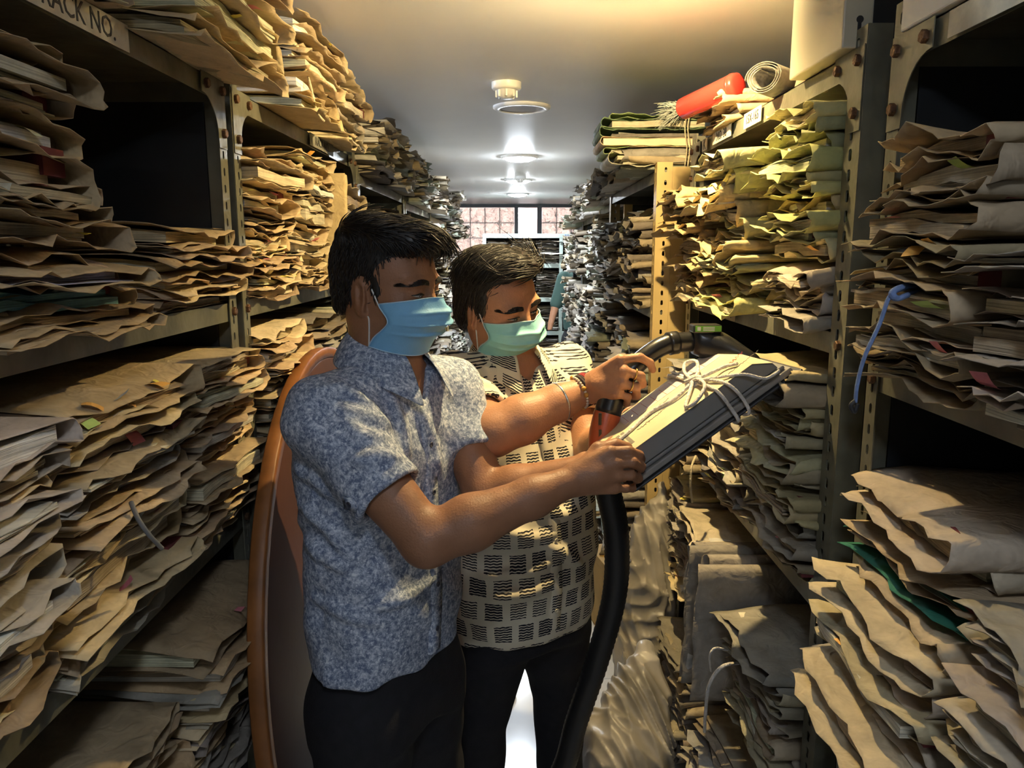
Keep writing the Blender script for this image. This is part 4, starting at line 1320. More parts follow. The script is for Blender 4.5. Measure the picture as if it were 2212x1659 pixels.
# ------------------------------------------------------------------ wrapped bundles on the floor (dusty plastic)
m_plas = mat('dusty_plastic', (.38, .35, .30), .38, 0, .4, 7, .5, 14, **{'Transmission Weight': .08})
def wrinkle(seed, amp, f=30):
    r = random.Random(seed)
    W_ = [(r.uniform(-1, 1) * f, r.uniform(-1, 1) * f, r.uniform(-.35, .35) * f, r.uniform(0, 6.28)) for _ in range(3)]
    def fn(X, Y, Z):
        d = 0
        for i, (a, b, c, p) in enumerate(W_):
            d = d + np.abs(np.sin(a * X + b * Y + c * Z + p + 1.8 * np.sin(13 * Z + i * 2 + 12 * X) + 1.6 * np.sin(19 * Y + 23 * X + 9 * Z + i)))
        return (d / 3 - .62) * amp
    return fn
def plastic(name, lo, hi, build, seed, amp, label, h=.007, f=62):
    F_ = Field(lo, hi, h)
    build(F_)
    sl, P = F_.slab(lo, hi)
    w = wrinkle(seed, amp, f)
    F_.D[sl] = F_.D[sl] + w(*P).astype(np.float32)
    V, Fc = F_.mesh(0)
    e = empty(name, (float(V[:, 0].mean()), float(V[:, 1].mean()), 0))
    fast_mesh('plastic_wrap', V, Fc, m_plas, e)
    tag(e, label, 'bag', 'plastic wrapped bundles on the floor')
def b1(F_):
    F_.chain([at(1385, 1500, 2.62), at(1388, 1400, 2.62), at(1395, 1260, 2.62), at(1405, 1150, 2.62), at(1432, 1060, 2.62)], [.085, .10, .082, .062, .018], .03)
    F_.chain([at(1400, 1480, 2.62), at(1420, 1300, 2.62), at(1428, 1120, 2.62)], [.085, .075, .045], .04)
plastic('wrapped_bundle', (.28, 2.44, .0), (.68, 2.80, 1.0), b1, 4, .034, 'tall dusty plastic-wrapped bundle standing between two right racks', .005)
def b2(F_):
    F_.ell((.335, 2.14, .12), (.135, .16, .15), None, .05)
    F_.chain([(.36, 2.16, .16), (.39, 2.22, .28), (.41, 2.28, .40)], [.11, .075, .03], .08)
plastic('wrapped_bundle', (.12, 1.90, .002), (.56, 2.42, .52), b2, 12, .034, 'squat dusty plastic sack slumped on the floor tiles', .005)


# ------------------------------------------------------------------ people
def skin_mat(name, col, freckle=.10):
    m = mat(name, col, .48, 0, freckle, 26, .12, 260, .35)
    nt, N, Lk, b = nodes_of(m)
    b.inputs['Subsurface Weight'].default_value = 0
    b.inputs['Subsurface Radius'].default_value = (.010, .004, .002)
    b.inputs['Subsurface Scale'].default_value = .5
    return m
m_hair = mat('black_hair', (.012, .010, .009), .42, 0, .3, 90)
m_eyew = mat('eye_white', (.55, .5, .46), .25)
m_iris = mat('dark_iris', (.02, .012, .008), .12)
m_nail = mat('finger_nail', (.50, .30, .22), .3)
m_tro = mat('navy_black_trousers', (.010, .010, .014), .85, 0, .25, 40, .15, 300)
m_shoe = mat('black_shoe', (.012, .011, .010), .35)


def build_head(F_, C, Rm, s=1.0, jaw=1.0, fat=1.0):
    """adds skull, face and ears to the skin field. Rm columns: left, forward, up"""
    C = npv(C)
    def W(x, y, z): return C + Rm @ np.array([x * s, y * s, z * s])
    def E(x, y, z, a, b, c, k=.012, op='add', R2=None):
        RR = Rm if R2 is None else Rm @ R2
        F_.ell(W(x, y, z), (a * s, b * s, c * s), RR, k * s, op)
    E(0, -.014, .042, .074, .094, .080, .0)
    E(0, -.020, .006, .070, .084, .066, .03)
    E(0, .028, .030, .062, .062, .062, .03)            # forehead
    E(0, .030, -.030, .060 * fat, .062, .062, .03)     # mid face
    E(0, .036, -.075, .044 * jaw, .046, .040, .035)    # jaw
    E(0, .062, -.092, .022, .022, .020, .025)          # chin
    for sx in (-1, 1):
        E(sx * .040 * fat, .052, -.028, .026, .026, .026, .03)   # cheekbone
        E(sx * .050 * jaw, .002, -.066, .018, .030, .030, .04)   # jaw angle
        E(sx * .030, .080, .021, .028, .016, .010, .018)         # brow ridge
    for sx in (-1, 1):
        E(sx * .032, .099, .0, .016, .014, .0105, .014, 'sub')    # eye socket
    # nose
    F_.cone(W(0, .086, .012), W(0, .113, -.034), .0075 * s, .0115 * s, .014 * s)
    for sx in (-1, 1): E(sx * .011, .104, -.038, .009, .011, .008, .008)
    # lips
    E(0, .094, -.060, .022, .010, .0055, .008); E(0, .092, -.071, .020, .010, .0065, .008)
    E(0, .106, -.0655, .024, .010, .0016, .003, 'sub')
    # eyeballs' lids
    for sx in (-1, 1):
        E(sx * .032, .0785, .0, .0160, .0148, .0120, .007)
    # ears
    for sx in (-1, 1):
        ce = np.array([sx * .0765, -.012, -.014])
        a = sx * .48
        R2 = np.array([[math.cos(a), math.sin(a), 0], [-math.sin(a), math.cos(a), 0], [0, 0, 1]])
        tl = .18
        R3 = R2 @ np.array([[1, 0, 0], [0, math.cos(tl), -math.sin(tl)], [0, math.sin(tl), math.cos(tl)]])
        E(*ce, .0072, .0205, .0350, .006, 'add', R3)
        E(ce[0] + sx * .007, ce[1] + .003, ce[2] + .004, .0062, .0125, .0225, .004, 'sub', R3)
        E(ce[0] + sx * .001, ce[1] + .010, ce[2] - .002, .005, .006, .010, .004, 'add', R3)
        E(ce[0] - sx * .001, ce[1] + .008, ce[2] - .027, .006, .009, .010, .005, 'add', R3)
        E(ce[0] + sx * .0035, ce[1] - .004, ce[2] + .002, .0035, .0035, .018, .004, 'add', R3)
    return W


def marcher(F_, W):
    """finds the skin along a head-local line"""
    D, lo, h, n = F_.D.copy(), F_.lo.copy(), F_.h, F_.n.copy()
    def val(p):
        q = (p - lo) / h
        i = np.clip(np.floor(q).astype(int), 0, n - 2); t = np.clip(q - i, 0, 1)
        c = D[i[0]:i[0] + 2, i[1]:i[1] + 2, i[2]:i[2] + 2].astype(np.float64)
        c = c[0] * (1 - t[0]) + c[1] * t[0]; c = c[0] * (1 - t[1]) + c[1] * t[1]
        return c[0] * (1 - t[2]) + c[1] * t[2]
    def front(x, z, out=.0):
        y = .15
        while y > .0 and val(W(x, y, z)) > 0: y -= .0007
        return W(x, y + out, z)
    def sidew(sx, y, z, out=.0):
        x = .11
        while x > .02 and val(W(sx * x, y, z)) > 0: x -= .0007
        return W(sx * (x + out), y, z)
    return front, sidew


def face_details(par, W, Rm, s, front, brow_w=.0062):
    """eyes, lash lines and brows as small parts on the face"""
    for sx in (-1, 1):
        V = []
        n, k = 15, 5
        for i in range(n):
            f = i / (n - 1)
            x = .0175 + .0295 * f
            zu = -.0015 + .0030 * math.sin(PI * f) + .0010 * f
            zl = -.0020 - .0030 * math.sin(PI * f) + .0010 * f
            for j in range(k):
                V.append(front(sx * x, zu + (zl - zu) * j / (k - 1), .0005))
        F = [(i * k + j, i * k + j + 1, (i + 1) * k + j + 1, (i + 1) * k + j) for i in range(n - 1) for j in range(k - 1)]
        wpiece(MB().add(V, F), 'eye', m_eyew, par)
        ring = [front(sx * (.0315 + .0052 * math.cos(2 * PI * j / 14)), -.0012 + .0036 * math.sin(2 * PI * j / 14) - .0004, .0009) for j in range(14)]
        wpiece(MB().add(ring, [tuple(range(14))]), 'iris', m_iris, par)
        pts = [Vector(front(sx * (.0160 + .0325 * i / 10), -.0015 + .0034 * math.sin(PI * i / 10) + .0012 * i / 10, .0012)) for i in range(11)]
        wpiece(MB().tube(spline(pts, 24), [.0005 + .0011 * math.sin(PI * (.12 + .8 * i / 23)) for i in range(24)], 6), 'lash_line', m_hair, par)
        rg = random.Random(3 + sx)
        bm_ = MB()
        for i in range(260):
            f = rg.random()
            x = .011 + .045 * f
            z = .0195 + .0065 * math.sin(PI * min(1, f * .85 + .05)) - .0035 * f + rg.uniform(-1, 1) * brow_w * (.35 + .65 * math.sin(PI * (.22 + .72 * f))) * .8
            a = Vector(front(sx * x, z, .0002))
            b = Vector(front(sx * (x + .0085), z + .0022 * (1 - 2.2 * f), .0012))
            bm_.tube([a, b], [.00075 * s, .0003 * s], 4)
        wpiece(bm_, 'eyebrow', m_hair, par)


def par_inv(par):
    return Matrix.LocRotScale(par.location, par.rotation_euler, None).inverted()


def wpiece(mb, name, m, par, smooth=True, bevel=0.0):
    o = mb.build(name, m, par, smooth, bevel); o.matrix_parent_inverse = par_inv(par); return o


def make_hair(F_, C, Rm, s, style):
    """hair volume as a field"""
    C = npv(C)
    def W(x, y, z): return C + Rm @ np.array([x * s, y * s, z * s])
    def E(x, y, z, a, b, c, k=.012, op='add'):
        F_.ell(W(x, y, z), (a * s, b * s, c * s), Rm, k * s, op)
    if style == 'quiff':
        E(0, -.020, .048, .0805, .0985, .083, .0)
        E(0, -.030, .010, .0775, .088, .075, .02)
        E(0, -.070, -.035, .055, .040, .050, .02)
        E(0, .035, .098, .062, .060, .028, .03)
        E(.0, .074, .098, .055, .028, .022, .025)
        E(-.01, -.01, .106, .062, .08, .020, .03)
        for sx in (-1, 1): E(sx * .069, .020, -.005, .006, .010, .030, .012)   # sideburn
        # clear the face and the neck
        E(0, .105, -.005, .078, .072, .074, .010, 'sub')
        E(0, .075, .030, .056, .055, .046, .008, 'sub')
        for sx in (-1, 1):
            E(sx * .084, -.010, -.016, .026, .028, .042, .006, 'sub')
            E(sx * .065, .050, -.050, .03, .050, .045, .006, 'sub')
        E(0, -.02, -.095, .10, .12, .045, .02, 'sub')
    else:
        E(0, -.022, .046, .0825, .100, .083, .0)
        E(0, -.040, .000, .082, .082, .085, .02)
        E(0, -.070, -.050, .066, .040, .055, .03)
        E(.012, .030, .105, .064, .070, .028, .03)
        for sx in (-1, 1): E(sx * .068, .012, .010, .010, .022, .040, .016)
        E(.014, .110, -.005, .074, .082, .082, .010, 'sub')
        E(.012, .085, .045, .052, .060, .052, .010, 'sub')
        for sx in (-1, 1):
            E(sx * .086, -.006, -.024, .026, .026, .036, .006, 'sub')
            E(sx * .065, .055, -.050, .03, .050, .045, .006, 'sub')
        E(0, .0, -.125, .10, .10, .04, .02, 'sub')
    return W


def strands(par, V, F, C, Rm, seed, style, n, name='hair_strands'):
    """locks combed over the hair volume"""
    C = npv(C)
    rg = np.random.default_rng(seed)
    fn = np.cross(V[F[:, 2]] - V[F[:, 0]], V[F[:, 3]] - V[F[:, 1]])
    fn /= np.linalg.norm(fn, axis=1)[:, None] + 1e-9
    cen = V[F].mean(1)
    loc = (cen - C) @ Rm
    if np.mean(np.sum((loc - np.array([0, -.01, .03])) * (fn @ Rm), 1)) < 0: fn = -fn
    out = np.sum((loc - np.array([0, -.01, .03])) * (fn @ Rm), 1) > .02
    ids = np.nonzero(out)[0]
    mb = MB()
    for i in rg.choice(ids, n):
        p, q, nn = cen[i], loc[i], fn[i]
        if style == 'quiff':
            top = np.clip((q[2] - .085) / .03, 0, 1)
            d = np.array([.45, .85, .18 if q[1] > 0 else 0.]) * top + np.array([0, -.25 + (.5 if q[1] > .02 else 0), -1.]) * (1 - top)
            ln = .045 * top + .022
        else:
            top = np.clip((q[2] - .06) / .04, 0, 1)
            sw = -1 if q[0] < .035 else 1
            d = np.array([sw * 1., -.35, .0]) * top + np.array([0, -.25, -1.]) * (1 - top)
            ln = .050 * top + .034
        d = Rm @ (d + rg.normal(0, .16, 3))
        d = d - nn * (d @ nn); d /= np.linalg.norm(d) + 1e-9
        ln *= rg.uniform(.6, 1.15)
        lift = rg.uniform(.0003, .0032)
        pts = []
        for k_ in range(5):
            t = k_ / 4 * ln
            pts.append(Vector(p + d * t + nn * (lift * math.sin(PI * (.15 + .7 * k_ / 4)) - t * t / (2 * .10) * .9)))
        r = .0010 * rg.uniform(.7, 1.4)
        mb.tube(pts, [r * .8, r, r, r * .8, r * .25], 4)
    o = wpiece(mb, name, m_hair, par, True); o['kind'] = 'stuff'
    return o


def finger(F_, pts, r0, r1, k=.004):
    n = len(pts)
    rs = [r0 + (r1 - r0) * i / (n - 1) for i in range(n)]
    F_.chain([npv(p) for p in pts], rs, k)


def hand(F_, wrist, knuckles, fingers, thumb, palm_t=.0135, wr=.026):
    """wrist point, four knuckle points (index..little), finger joints beyond each knuckle, thumb joints from its base"""
    w = npv(wrist)
    K = [npv(k_) for k_ in knuckles]
    # palm: fan of cones from the wrist to each knuckle
    for i, k_ in enumerate(K):
        side = (i - 1.5) / 1.5
        across = (K[3] - K[0]); across = across / (np.linalg.norm(across) + 1e-9)
        base = w + across * side * .016
        F_.cone(base, k_, palm_t * 1.15, palm_t * .86, .012)
    F_.ell((w + K[0] * .5 + K[3] * .5) / 2, (.026, .026, .018), None, .02)
    for i, (k_, fg) in enumerate(zip(K, fingers)):
        r0 = (.0100, .0102, .0097, .0085)[i]
        finger(F_, [k_] + list(fg), r0, r0 * .80)
    finger(F_, thumb, .0140, .0095, .008)


def mask_mesh(par, W, Rm, s, m, m_edge, sidew, drop=.0, half=.074):
    """pleated surgical mask lying over nose, cheeks and chin; thin shell with its own thickness"""
    nu, nv = 33, 49
    V = []
    for j in range(nv):
        f = j / (nv - 1)              # 0 top, 1 bottom
        z = -.009 - .106 * f - drop
        pleat = 0.0
        for q in (.22, .42, .62):
            pleat += .0085 * max(0, min(1, (f - q + .06) / .06)) * (1 if f < q else max(0, 1 - (f - q) / .018))
        for i in range(nu):
            a = (i / (nu - 1)) * 2 - 1
            aa = abs(a)
            # outline of the face at this height: front bulge and side fall-off
            front = .100 + .026 * math.exp(-((f - .36) / .26) ** 2) - .016 * max(0, f - .62) / .38
            nose = .014 * math.exp(-(a / .16) ** 2) * math.exp(-((f - .10) / .32) ** 2)
            wid = half * (1 - .10 * max(0, f - .45))
            x = wid * math.sin(a * 1.42) / math.sin(1.42)
            y = front - .078 * aa ** 2.15 + nose + pleat * (1 - aa ** 3) * 1.1
            zz = z + .006 * (1 - aa ** 2) * (1 if f < .5 else -.6) * abs(f - .5) * 2 - .010 * aa ** 2 * (f < .5) * 0
            zz += -.012 * aa ** 2 * (1 - f) + .010 * aa ** 2 * f
            V.append(W(x * 1.04, y + .0045, zz))
    F = [(j * nu + i, j * nu + i + 1, (j + 1) * nu + i + 1, (j + 1) * nu + i) for j in range(nv - 1) for i in range(nu - 1)]
    mk = mesh('face_mask', V, F, m, None, True)
    mk.parent = par; mk.matrix_parent_inverse = par_inv(par)
    sd = mk.modifiers.new('thick', 'SOLIDIFY'); sd.thickness = .0016; sd.offset = 1
    # binding along top, bottom and sides
    def edge(ids, name, r=.0012):
        return MB().tube([Vector(V[q]) for q in ids], r, 6).build(name, m_edge, mk, True)
    edge([j * nu for j in range(nv)], 'binding'); edge([j * nu + nu - 1 for j in range(nv)], 'binding')
    edge([i for i in range(nu)], 'binding'); edge([(nv - 1) * nu + i for i in range(nu)], 'binding')
    # ear loops
    for sx, col in ((-1, 0), (1, nu - 1)):
        top = Vector(V[1 * nu + col]); bot = Vector(V[(nv - 2) * nu + col])
        up = [Vector(sidew(sx, y, z, .0012)) for y, z in ((.012, .006),)]
        dn = [Vector(sidew(sx, y, z, .0012)) for y, z in ((.010, -.052),)]
        pts = [top] + up + [Vector(W(sx * .066, -.004, .014)), Vector(W(sx * .066, -.026, -.012)), Vector(W(sx * .066, -.008, -.046))] + dn + [bot]
        MB().tube(spline(pts, 50), .0016, 6).build('ear_loop', M['white_pl'], mk, True)
    return mk


def lerp(a, b, t): return npv(a) * (1 - t) + npv(b) * t


def fold_noise(seed, amp, fz=26, fa=3.0):
    r = random.Random(seed)
    T = [(r.uniform(.5, 1.6) * fz, r.uniform(-1, 1) * fa, r.uniform(0, 6.28), r.uniform(.4, 1)) for _ in range(6)]
    def fn(u, v, Z, ang):
        d = 0
        for i, (a, b, p, w) in enumerate(T):
            q = np.sin(a * Z + b * ang + p + .9 * np.sin(2.3 * ang + i))
            d = d + w * np.sign(q) * np.abs(q) ** 1.5
        return amp * d / 6
    return fn


def shirt_uv(V, axis_xy, yaw, arms):
    """unwrapped cloth coordinates: round the trunk, or along and round each sleeve"""
    V = np.asarray(V)
    c, s = math.cos(yaw), math.sin(yaw)
    dx, dy = V[:, 0] - np.interp(V[:, 2], axis_xy[:, 0], axis_xy[:, 1]), V[:, 1] - np.interp(V[:, 2], axis_xy[:, 0], axis_xy[:, 2])
    u = dx * c + dy * s; v = -dx * s + dy * c
    uv = np.stack([np.arctan2(u, -v) * .17, V[:, 2]], -1)
    for (a, b, off) in arms:
        a, b = npv(a), npv(b)
        ab = b - a; L = np.linalg.norm(ab); ax = ab / L
        t = (V - a) @ ax
        rel = V - a - t[:, None] * ax
        dist = np.linalg.norm(rel, axis=1)
        m = (t > .075) & (dist < .085) & (t < L * 1.4)
        e1 = np.cross(ax, [0, 0, 1.0]); e1 /= np.linalg.norm(e1); e2 = np.cross(ax, e1)
        ang = np.arctan2(rel @ e1, rel @ e2)
        uv[m, 0] = ang[m] * .075 + off
        uv[m, 1] = 1.4 - t[m]
    return uv


def cloth_blue(name):
    m = bpy.data.materials.new(name)
    nt, N, Lk, b = nodes_of(m)
    b.inputs['Roughness'].default_value = .85; b.inputs['Specular IOR Level'].default_value = .2
    tc = N.new('ShaderNodeTexCoord')
    acc = None
    for i, (sc, rot) in enumerate((((50, 170, 75), .5), ((170, 55, 160), -.4), ((105, 130, 90), .9))):
        mp = N.new('ShaderNodeMapping'); mp.inputs['Scale'].default_value = sc; mp.inputs['Rotation'].default_value = (rot, rot * .7, rot)
        Lk.new(tc.outputs['Object'], mp.inputs[0])
        nz = N.new('ShaderNodeTexNoise'); nz.inputs['Scale'].default_value = 1.0; nz.inputs['Detail'].default_value = 3; nz.inputs['Roughness'].default_value = .7
        Lk.new(mp.outputs[0], nz.inputs['Vector'])
        if acc is None: acc = nz.outputs[0]
        else:
            mx = N.new('ShaderNodeMath'); mx.operation = 'MAXIMUM'
            Lk.new(acc, mx.inputs[0]); Lk.new(nz.outputs[0], mx.inputs[1]); acc = mx.outputs[0]
    cr = N.new('ShaderNodeValToRGB')
    el = cr.color_ramp.elements
    el[0].position = .48; el[0].color = (.15, .19, .30, 1)
    el[1].position = .70; el[1].color = (.80, .84, .90, 1)
    e = el.new(.58); e.color = (.40, .46, .58, 1)
    Lk.new(acc, cr.inputs[0]); Lk.new(cr.outputs[0], b.inputs['Base Color'])
    wv = N.new('ShaderNodeTexNoise'); wv.inputs['Scale'].default_value = 420
    Lk.new(tc.outputs['Object'], wv.inputs['Vector'])
    bp = N.new('ShaderNodeBump'); bp.inputs['Strength'].default_value = .12; bp.inputs['Distance'].default_value = .004
    Lk.new(wv.outputs[0], bp.inputs['Height']); Lk.new(bp.outputs[0], b.inputs['Normal'])
    return m


def cloth_blocks(name):
    """cream cloth printed with blocks of wavy black lines, on the cloth's own coordinates"""
    m = bpy.data.materials.new(name)
    nt, N, Lk, b = nodes_of(m)
    b.inputs['Roughness'].default_value = .8; b.inputs['Specular IOR Level'].default_value = .25
    uv = N.new('ShaderNodeUVMap'); uv.uv_map = 'UVMap'
    sp_ = N.new('ShaderNodeSeparateXYZ'); Lk.new(uv.outputs[0], sp_.inputs[0])
    def math_(op, a, bb=None, c=None):
        n = N.new('ShaderNodeMath'); n.operation = op
        for i, x in enumerate((a, bb, c)):
            if x is None: continue
            if isinstance(x, (int, float)): n.inputs[i].default_value = x
            else: Lk.new(x, n.inputs[i])
        return n.outputs[0]
    CW, CH = .052, .060
    vy = math_('DIVIDE', sp_.outputs[1], CH)
    row = math_('FLOOR', vy)
    fy = math_('FRACT', vy)
    odd = math_('MULTIPLY', math_('MODULO', row, 2.0), .37)
    ux = math_('ADD', math_('ADD', math_('DIVIDE', sp_.outputs[0], CW), odd), 50.0)
    fx = math_('FRACT', ux); col = math_('FLOOR', ux)
    cell = N.new('ShaderNodeTexWhiteNoise'); cell.noise_dimensions = '2D'
    cv = N.new('ShaderNodeCombineXYZ'); Lk.new(col, cv.inputs[0]); Lk.new(row, cv.inputs[1]); Lk.new(cv.outputs[0], cell.inputs['Vector'])
    nz = N.new('ShaderNodeTexNoise'); nz.inputs['Scale'].default_value = 130; nz.inputs['Detail'].default_value = 2
    Lk.new(uv.outputs[0], nz.inputs['Vector'])
    wob = math_('MULTIPLY', math_('SUBTRACT', nz.outputs[0], .5), .10)
    fxw = math_('ADD', fx, wob); fyw = math_('ADD', fy, math_('MULTIPLY', wob, 1.1))
    inx = math_('MULTIPLY', math_('GREATER_THAN', fxw, .10), math_('LESS_THAN', fxw, .80))
    iny = math_('MULTIPLY', math_('GREATER_THAN', fyw, .12), math_('LESS_THAN', fyw, .84))
    ins = math_('MULTIPLY', inx, iny)
    wv = math_('SINE', math_('MULTIPLY', fx, 24.0))
    ln = math_('SINE', math_('ADD', math_('MULTIPLY', fy, 56.0), math_('ADD', math_('MULTIPLY', wv, .7), math_('MULTIPLY', wob, 30.0))))
    thr = math_('SUBTRACT', math_('MULTIPLY', cell.outputs['Value'], .9), .62)
    line = math_('GREATER_THAN', ln, thr)
    msk = math_('MULTIPLY', ins, line)
    mx = N.new('ShaderNodeMixRGB')
    mx.inputs[1].default_value = (.74, .67, .52, 1); mx.inputs[2].default_value = (.022, .022, .028, 1)
    Lk.new(msk, mx.inputs[0]); Lk.new(mx.outputs[0], b.inputs['Base Color'])
    return m


def ridges(Fs, lines, r=.008, k=.016, near=1.05, far=2.1):
    """cloth folds laid on the shirt where they show"""
    h, lo, n = Fs.h, Fs.lo, Fs.n
    def hit(px, py):
        d = near
        while d < far:
            p = npv(at(px, py, d)); i = np.round((p - lo) / h).astype(int)
            if np.all(i >= 0) and np.all(i < n) and Fs.D[i[0], i[1], i[2]] < 0: return p
            d += .002
        return None
    todo = []
    for ln in lines:
        P = []
        for a, b in zip(ln[:-1], ln[1:]):
            for q in range(4):
                f = q / 4
                hp_ = hit(a[0] + (b[0] - a[0]) * f, a[1] + (b[1] - a[1]) * f)
                if hp_ is not None: P.append(hp_)
        if len(P) > 2: todo.append(P)
    for P in todo:
        m_ = len(P)
        rs = [r * (.35 + .65 * math.sin(PI * (i + .5) / m_)) for i in range(m_)]
        Fs.chain(P, rs, k)


def collar(par, c, f, l, m, r0=.060, r1=.086, zt=.0, tip=.075, drop=.050, name='collar', tilt=.022):
    """folded shirt collar round the neck; f front, l his left (unit 2-D)"""
    c = Vector(c); f = Vector((f[0], f[1], 0)); l = Vector((l[0], l[1], 0))
    n, k = 41, 6
    V = []
    for i in range(n):
        a = -158 + 316 * i / (n - 1)           # 0 = nape
        A = R(a)
        fr = max(0, (abs(a) - 95) / 63)
        dirv = -f * math.cos(A) + l * math.sin(A)
        for j in range(k):
            q = j / (k - 1)
            rr = r0 + (r1 - r0) * q ** .8 + .016 * fr * q
            z = zt + tilt * math.cos(A) - (drop + tip * fr ** 2.0) * q ** 1.3 + .006 * (1 - q)
            V.append(c + dirv * rr + Vector((0, 0, z)) + f * (.014 * fr * (1 - q) + .030 * fr * q))
    F = [(i * k + j, i * k + j + 1, (i + 1) * k + j + 1, (i + 1) * k + j) for i in range(n - 1) for j in range(k - 1)]
    o = mesh(name, V, F, m, None, True)
    o.parent = par; o.matrix_parent_inverse = par_inv(par)
    s = o.modifiers.new('thick', 'SOLIDIFY'); s.thickness = .003; s.offset = 0
    sb = o.modifiers.new('soft', 'SUBSURF'); sb.levels = 1; sb.render_levels = 1
    uvl = o.data.uv_layers.new(name='UVMap')
    idx = np.array([v for p in o.data.polygons for v in p.vertices])
    P = np.array([tuple(v) for v in V])
    u = np.array([(i // k) * .0080 for i in range(n * k)]); w = np.array([(i % k) * .022 for i in range(n * k)])
    uvl.data.foreach_set('uv', np.stack([u[idx], w[idx] + 1.43], -1).astype(np.float32).ravel())
    return o


def torso_front(S, z, f, extra=.0, side=0.0, l=None, ex=2.4):
    S = np.array(sorted(S))
    cx, cy, rx, ry = [np.interp(z, S[:, 0], S[:, j]) for j in (1, 2, 3, 4)]
    u = side
    rv = ry * (1 - min(.99, abs(u / rx)) ** ex) ** (1 / ex) + extra
    return Vector((cx + f[0] * rv + (l[0] * u if l else 0), cy + f[1] * rv + (l[1] * u if l else 0), z))


def placket(par, S, z0, z1, f, l, m, name='placket', side=0.0, nb=6, mb_=None, w=.016, ext=.004):
    V, F = [], []
    n = 40
    for i in range(n):
        z = z0 + (z1 - z0) * i / (n - 1)
        for q in (-1, -.95, .95, 1):
            V.append(torso_front(S, z, f, ext if abs(q) < .97 else -.004, side + q * w, l))
        if i: F += [(4 * i - 4 + j, 4 * i - 3 + j, 4 * i + 1 + j, 4 * i + j) for j in range(3)]
    o = mesh(name, V, F, m, None, True); o.parent = par; o.matrix_parent_inverse = par_inv(par)
    uvl = o.data.uv_layers.new(name='UVMap')
    idx = np.array([v for p in o.data.polygons for v in p.vertices])
    P = np.array([tuple(v) for v in V])
    uvl.data.foreach_set('uv', np.stack([np.tile([-.018, -.017, .017, .018], n)[idx], P[idx, 2]], -1).astype(np.float32).ravel())
    for i in range(nb):
        z = z0 + (z1 - z0) * (i + .55) / nb
        p = torso_front(S, z, f, ext + .0015, side, l)
        mt = Matrix.Translation(p) @ Vector((f[0], f[1], 0)).to_track_quat('Z', 'Y').to_matrix().to_4x4()
        MB().lathe([(.0052, 0), (.0055, .0012), (.004, .0020), (.0035, .0014)], 14, mt).build('button', mb_ or M['white_pl'], o, True)
    return o


def trousers(par, waist, f, l, hipw, zw, m, rxy, knee_bend=.02, feet=None, legr=(.098, .072, .060), spread=.10, h=.007, cr=None, shift=((0, 0), (0, 0))):
    f = np.array([f[0], f[1], 0.]); l = np.array([l[0], l[1], 0.])
    w = npv(waist)
    F_ = Field((w[0] - .38, w[1] - .38, .05), (w[0] + .38, w[1] + .38, zw + .03), h)
    yaw = math.atan2(l[1], l[0])
    crz = zw - .20 if cr is None else cr
    F_.loft([(crz, w[0], w[1], rxy[0] * 1.0, rxy[1] * 1.0), (crz + .06, w[0], w[1], rxy[0] * 1.03, rxy[1] * 1.05), (zw, w[0], w[1], rxy[0] * .96, rxy[1] * .96)], yaw, .04)
    ank = []
    for q, sx in enumerate((-1, 1)):
        hip = w + l * sx * hipw; hip[2] = crz + .02
        kn = w + l * sx * (hipw + spread * .35) + f * knee_bend; kn[2] = .50
        kn[:2] += np.array(shift[q]) * .5
        an = w + l * sx * (hipw + spread * .5); an[2] = .09
        an[:2] += np.array(shift[q])
        F_.chain([hip, kn, an], [legr[0], legr[1], legr[2]], .035)
        F_.cone(hip + np.array([0, 0, .02]), hip * .6 + kn * .4, legr[0] * 1.02, legr[0] * .9, .05)
        ank.append(an)
    sl, P = F_.slab((w[0] - .38, w[1] - .38, .05), (w[0] + .38, w[1] + .38, zw + .03))
    X, Y, Z = P
    F_.D[sl] = F_.D[sl] + (.0028 * np.sin(38 * Z + 9 * X + 5 * np.sin(8 * Y)) * np.sin(14 * X + 11 * Y)).astype(np.float32)
    V, Fc = F_.mesh(1)
    o = fast_mesh('trousers', V, Fc, m, par)
    for an in ank:
        sh = Field((an[0] - .3, an[1] - .3, 0), (an[0] + .3, an[1] + .3, .14), .007)
        a = an.copy(); a[2] = .045
        Rm_ = np.array([[l[0], f[0], 0], [l[1], f[1], 0], [0, 0, 1.]])
        sh.ell(a + f * .13, (.046, .085, .034), Rm_, .02); sh.ell(a + f * .02, (.038, .075, .046), Rm_, .03); sh.cone(a, a + np.array([0, 0, .06]), .042, .040, .02)
        sl, P = sh.slab((an[0] - .3, an[1] - .3, 0), (an[0] + .3, an[1] + .3, .012))
        sh.D[sl] = np.maximum(sh.D[sl], (.004 - P[2]))
        V2, F2 = sh.mesh(0)
        fast_mesh('shoe', V2, F2, m_shoe, par)
    return o


def band(par, a, b, t, rr, tube_r, m, name, tilt=0.0, n=28, squash=1.0, bead=None):
    """ring round a limb from a to b at fraction t"""
    a, b = Vector(a), Vector(b)
    ax = (b - a).normalized()
    c = a.lerp(b, t)
    e1 = ax.cross(Vector((0, 0, 1))).normalized(); e2 = ax.cross(e1)
    pts = [c + (e1 * math.cos(2 * PI * i / n) + e2 * math.sin(2 * PI * i / n) * squash) * rr + ax * tilt * math.cos(2 * PI * i / n + .6) for i in range(n)]
    if bead:
        for i, p in enumerate(pts):
            mb = MB()
            r_ = bead * (1.0 if i % 7 else 1.9)
            mb.lathe([(r_ * math.sin(PI * q / 6), -r_ * math.cos(PI * q / 6)) for q in range(7)], 10, Matrix.Translation(p), cap0=False, cap1=False)
            wpiece(mb, 'bead', m if i % 7 else mat('amber_bead', (.55, .28, .05), .3), par)
        return
    return wpiece(MB().tube(pts, tube_r, 8, closed=True), name, m, par)


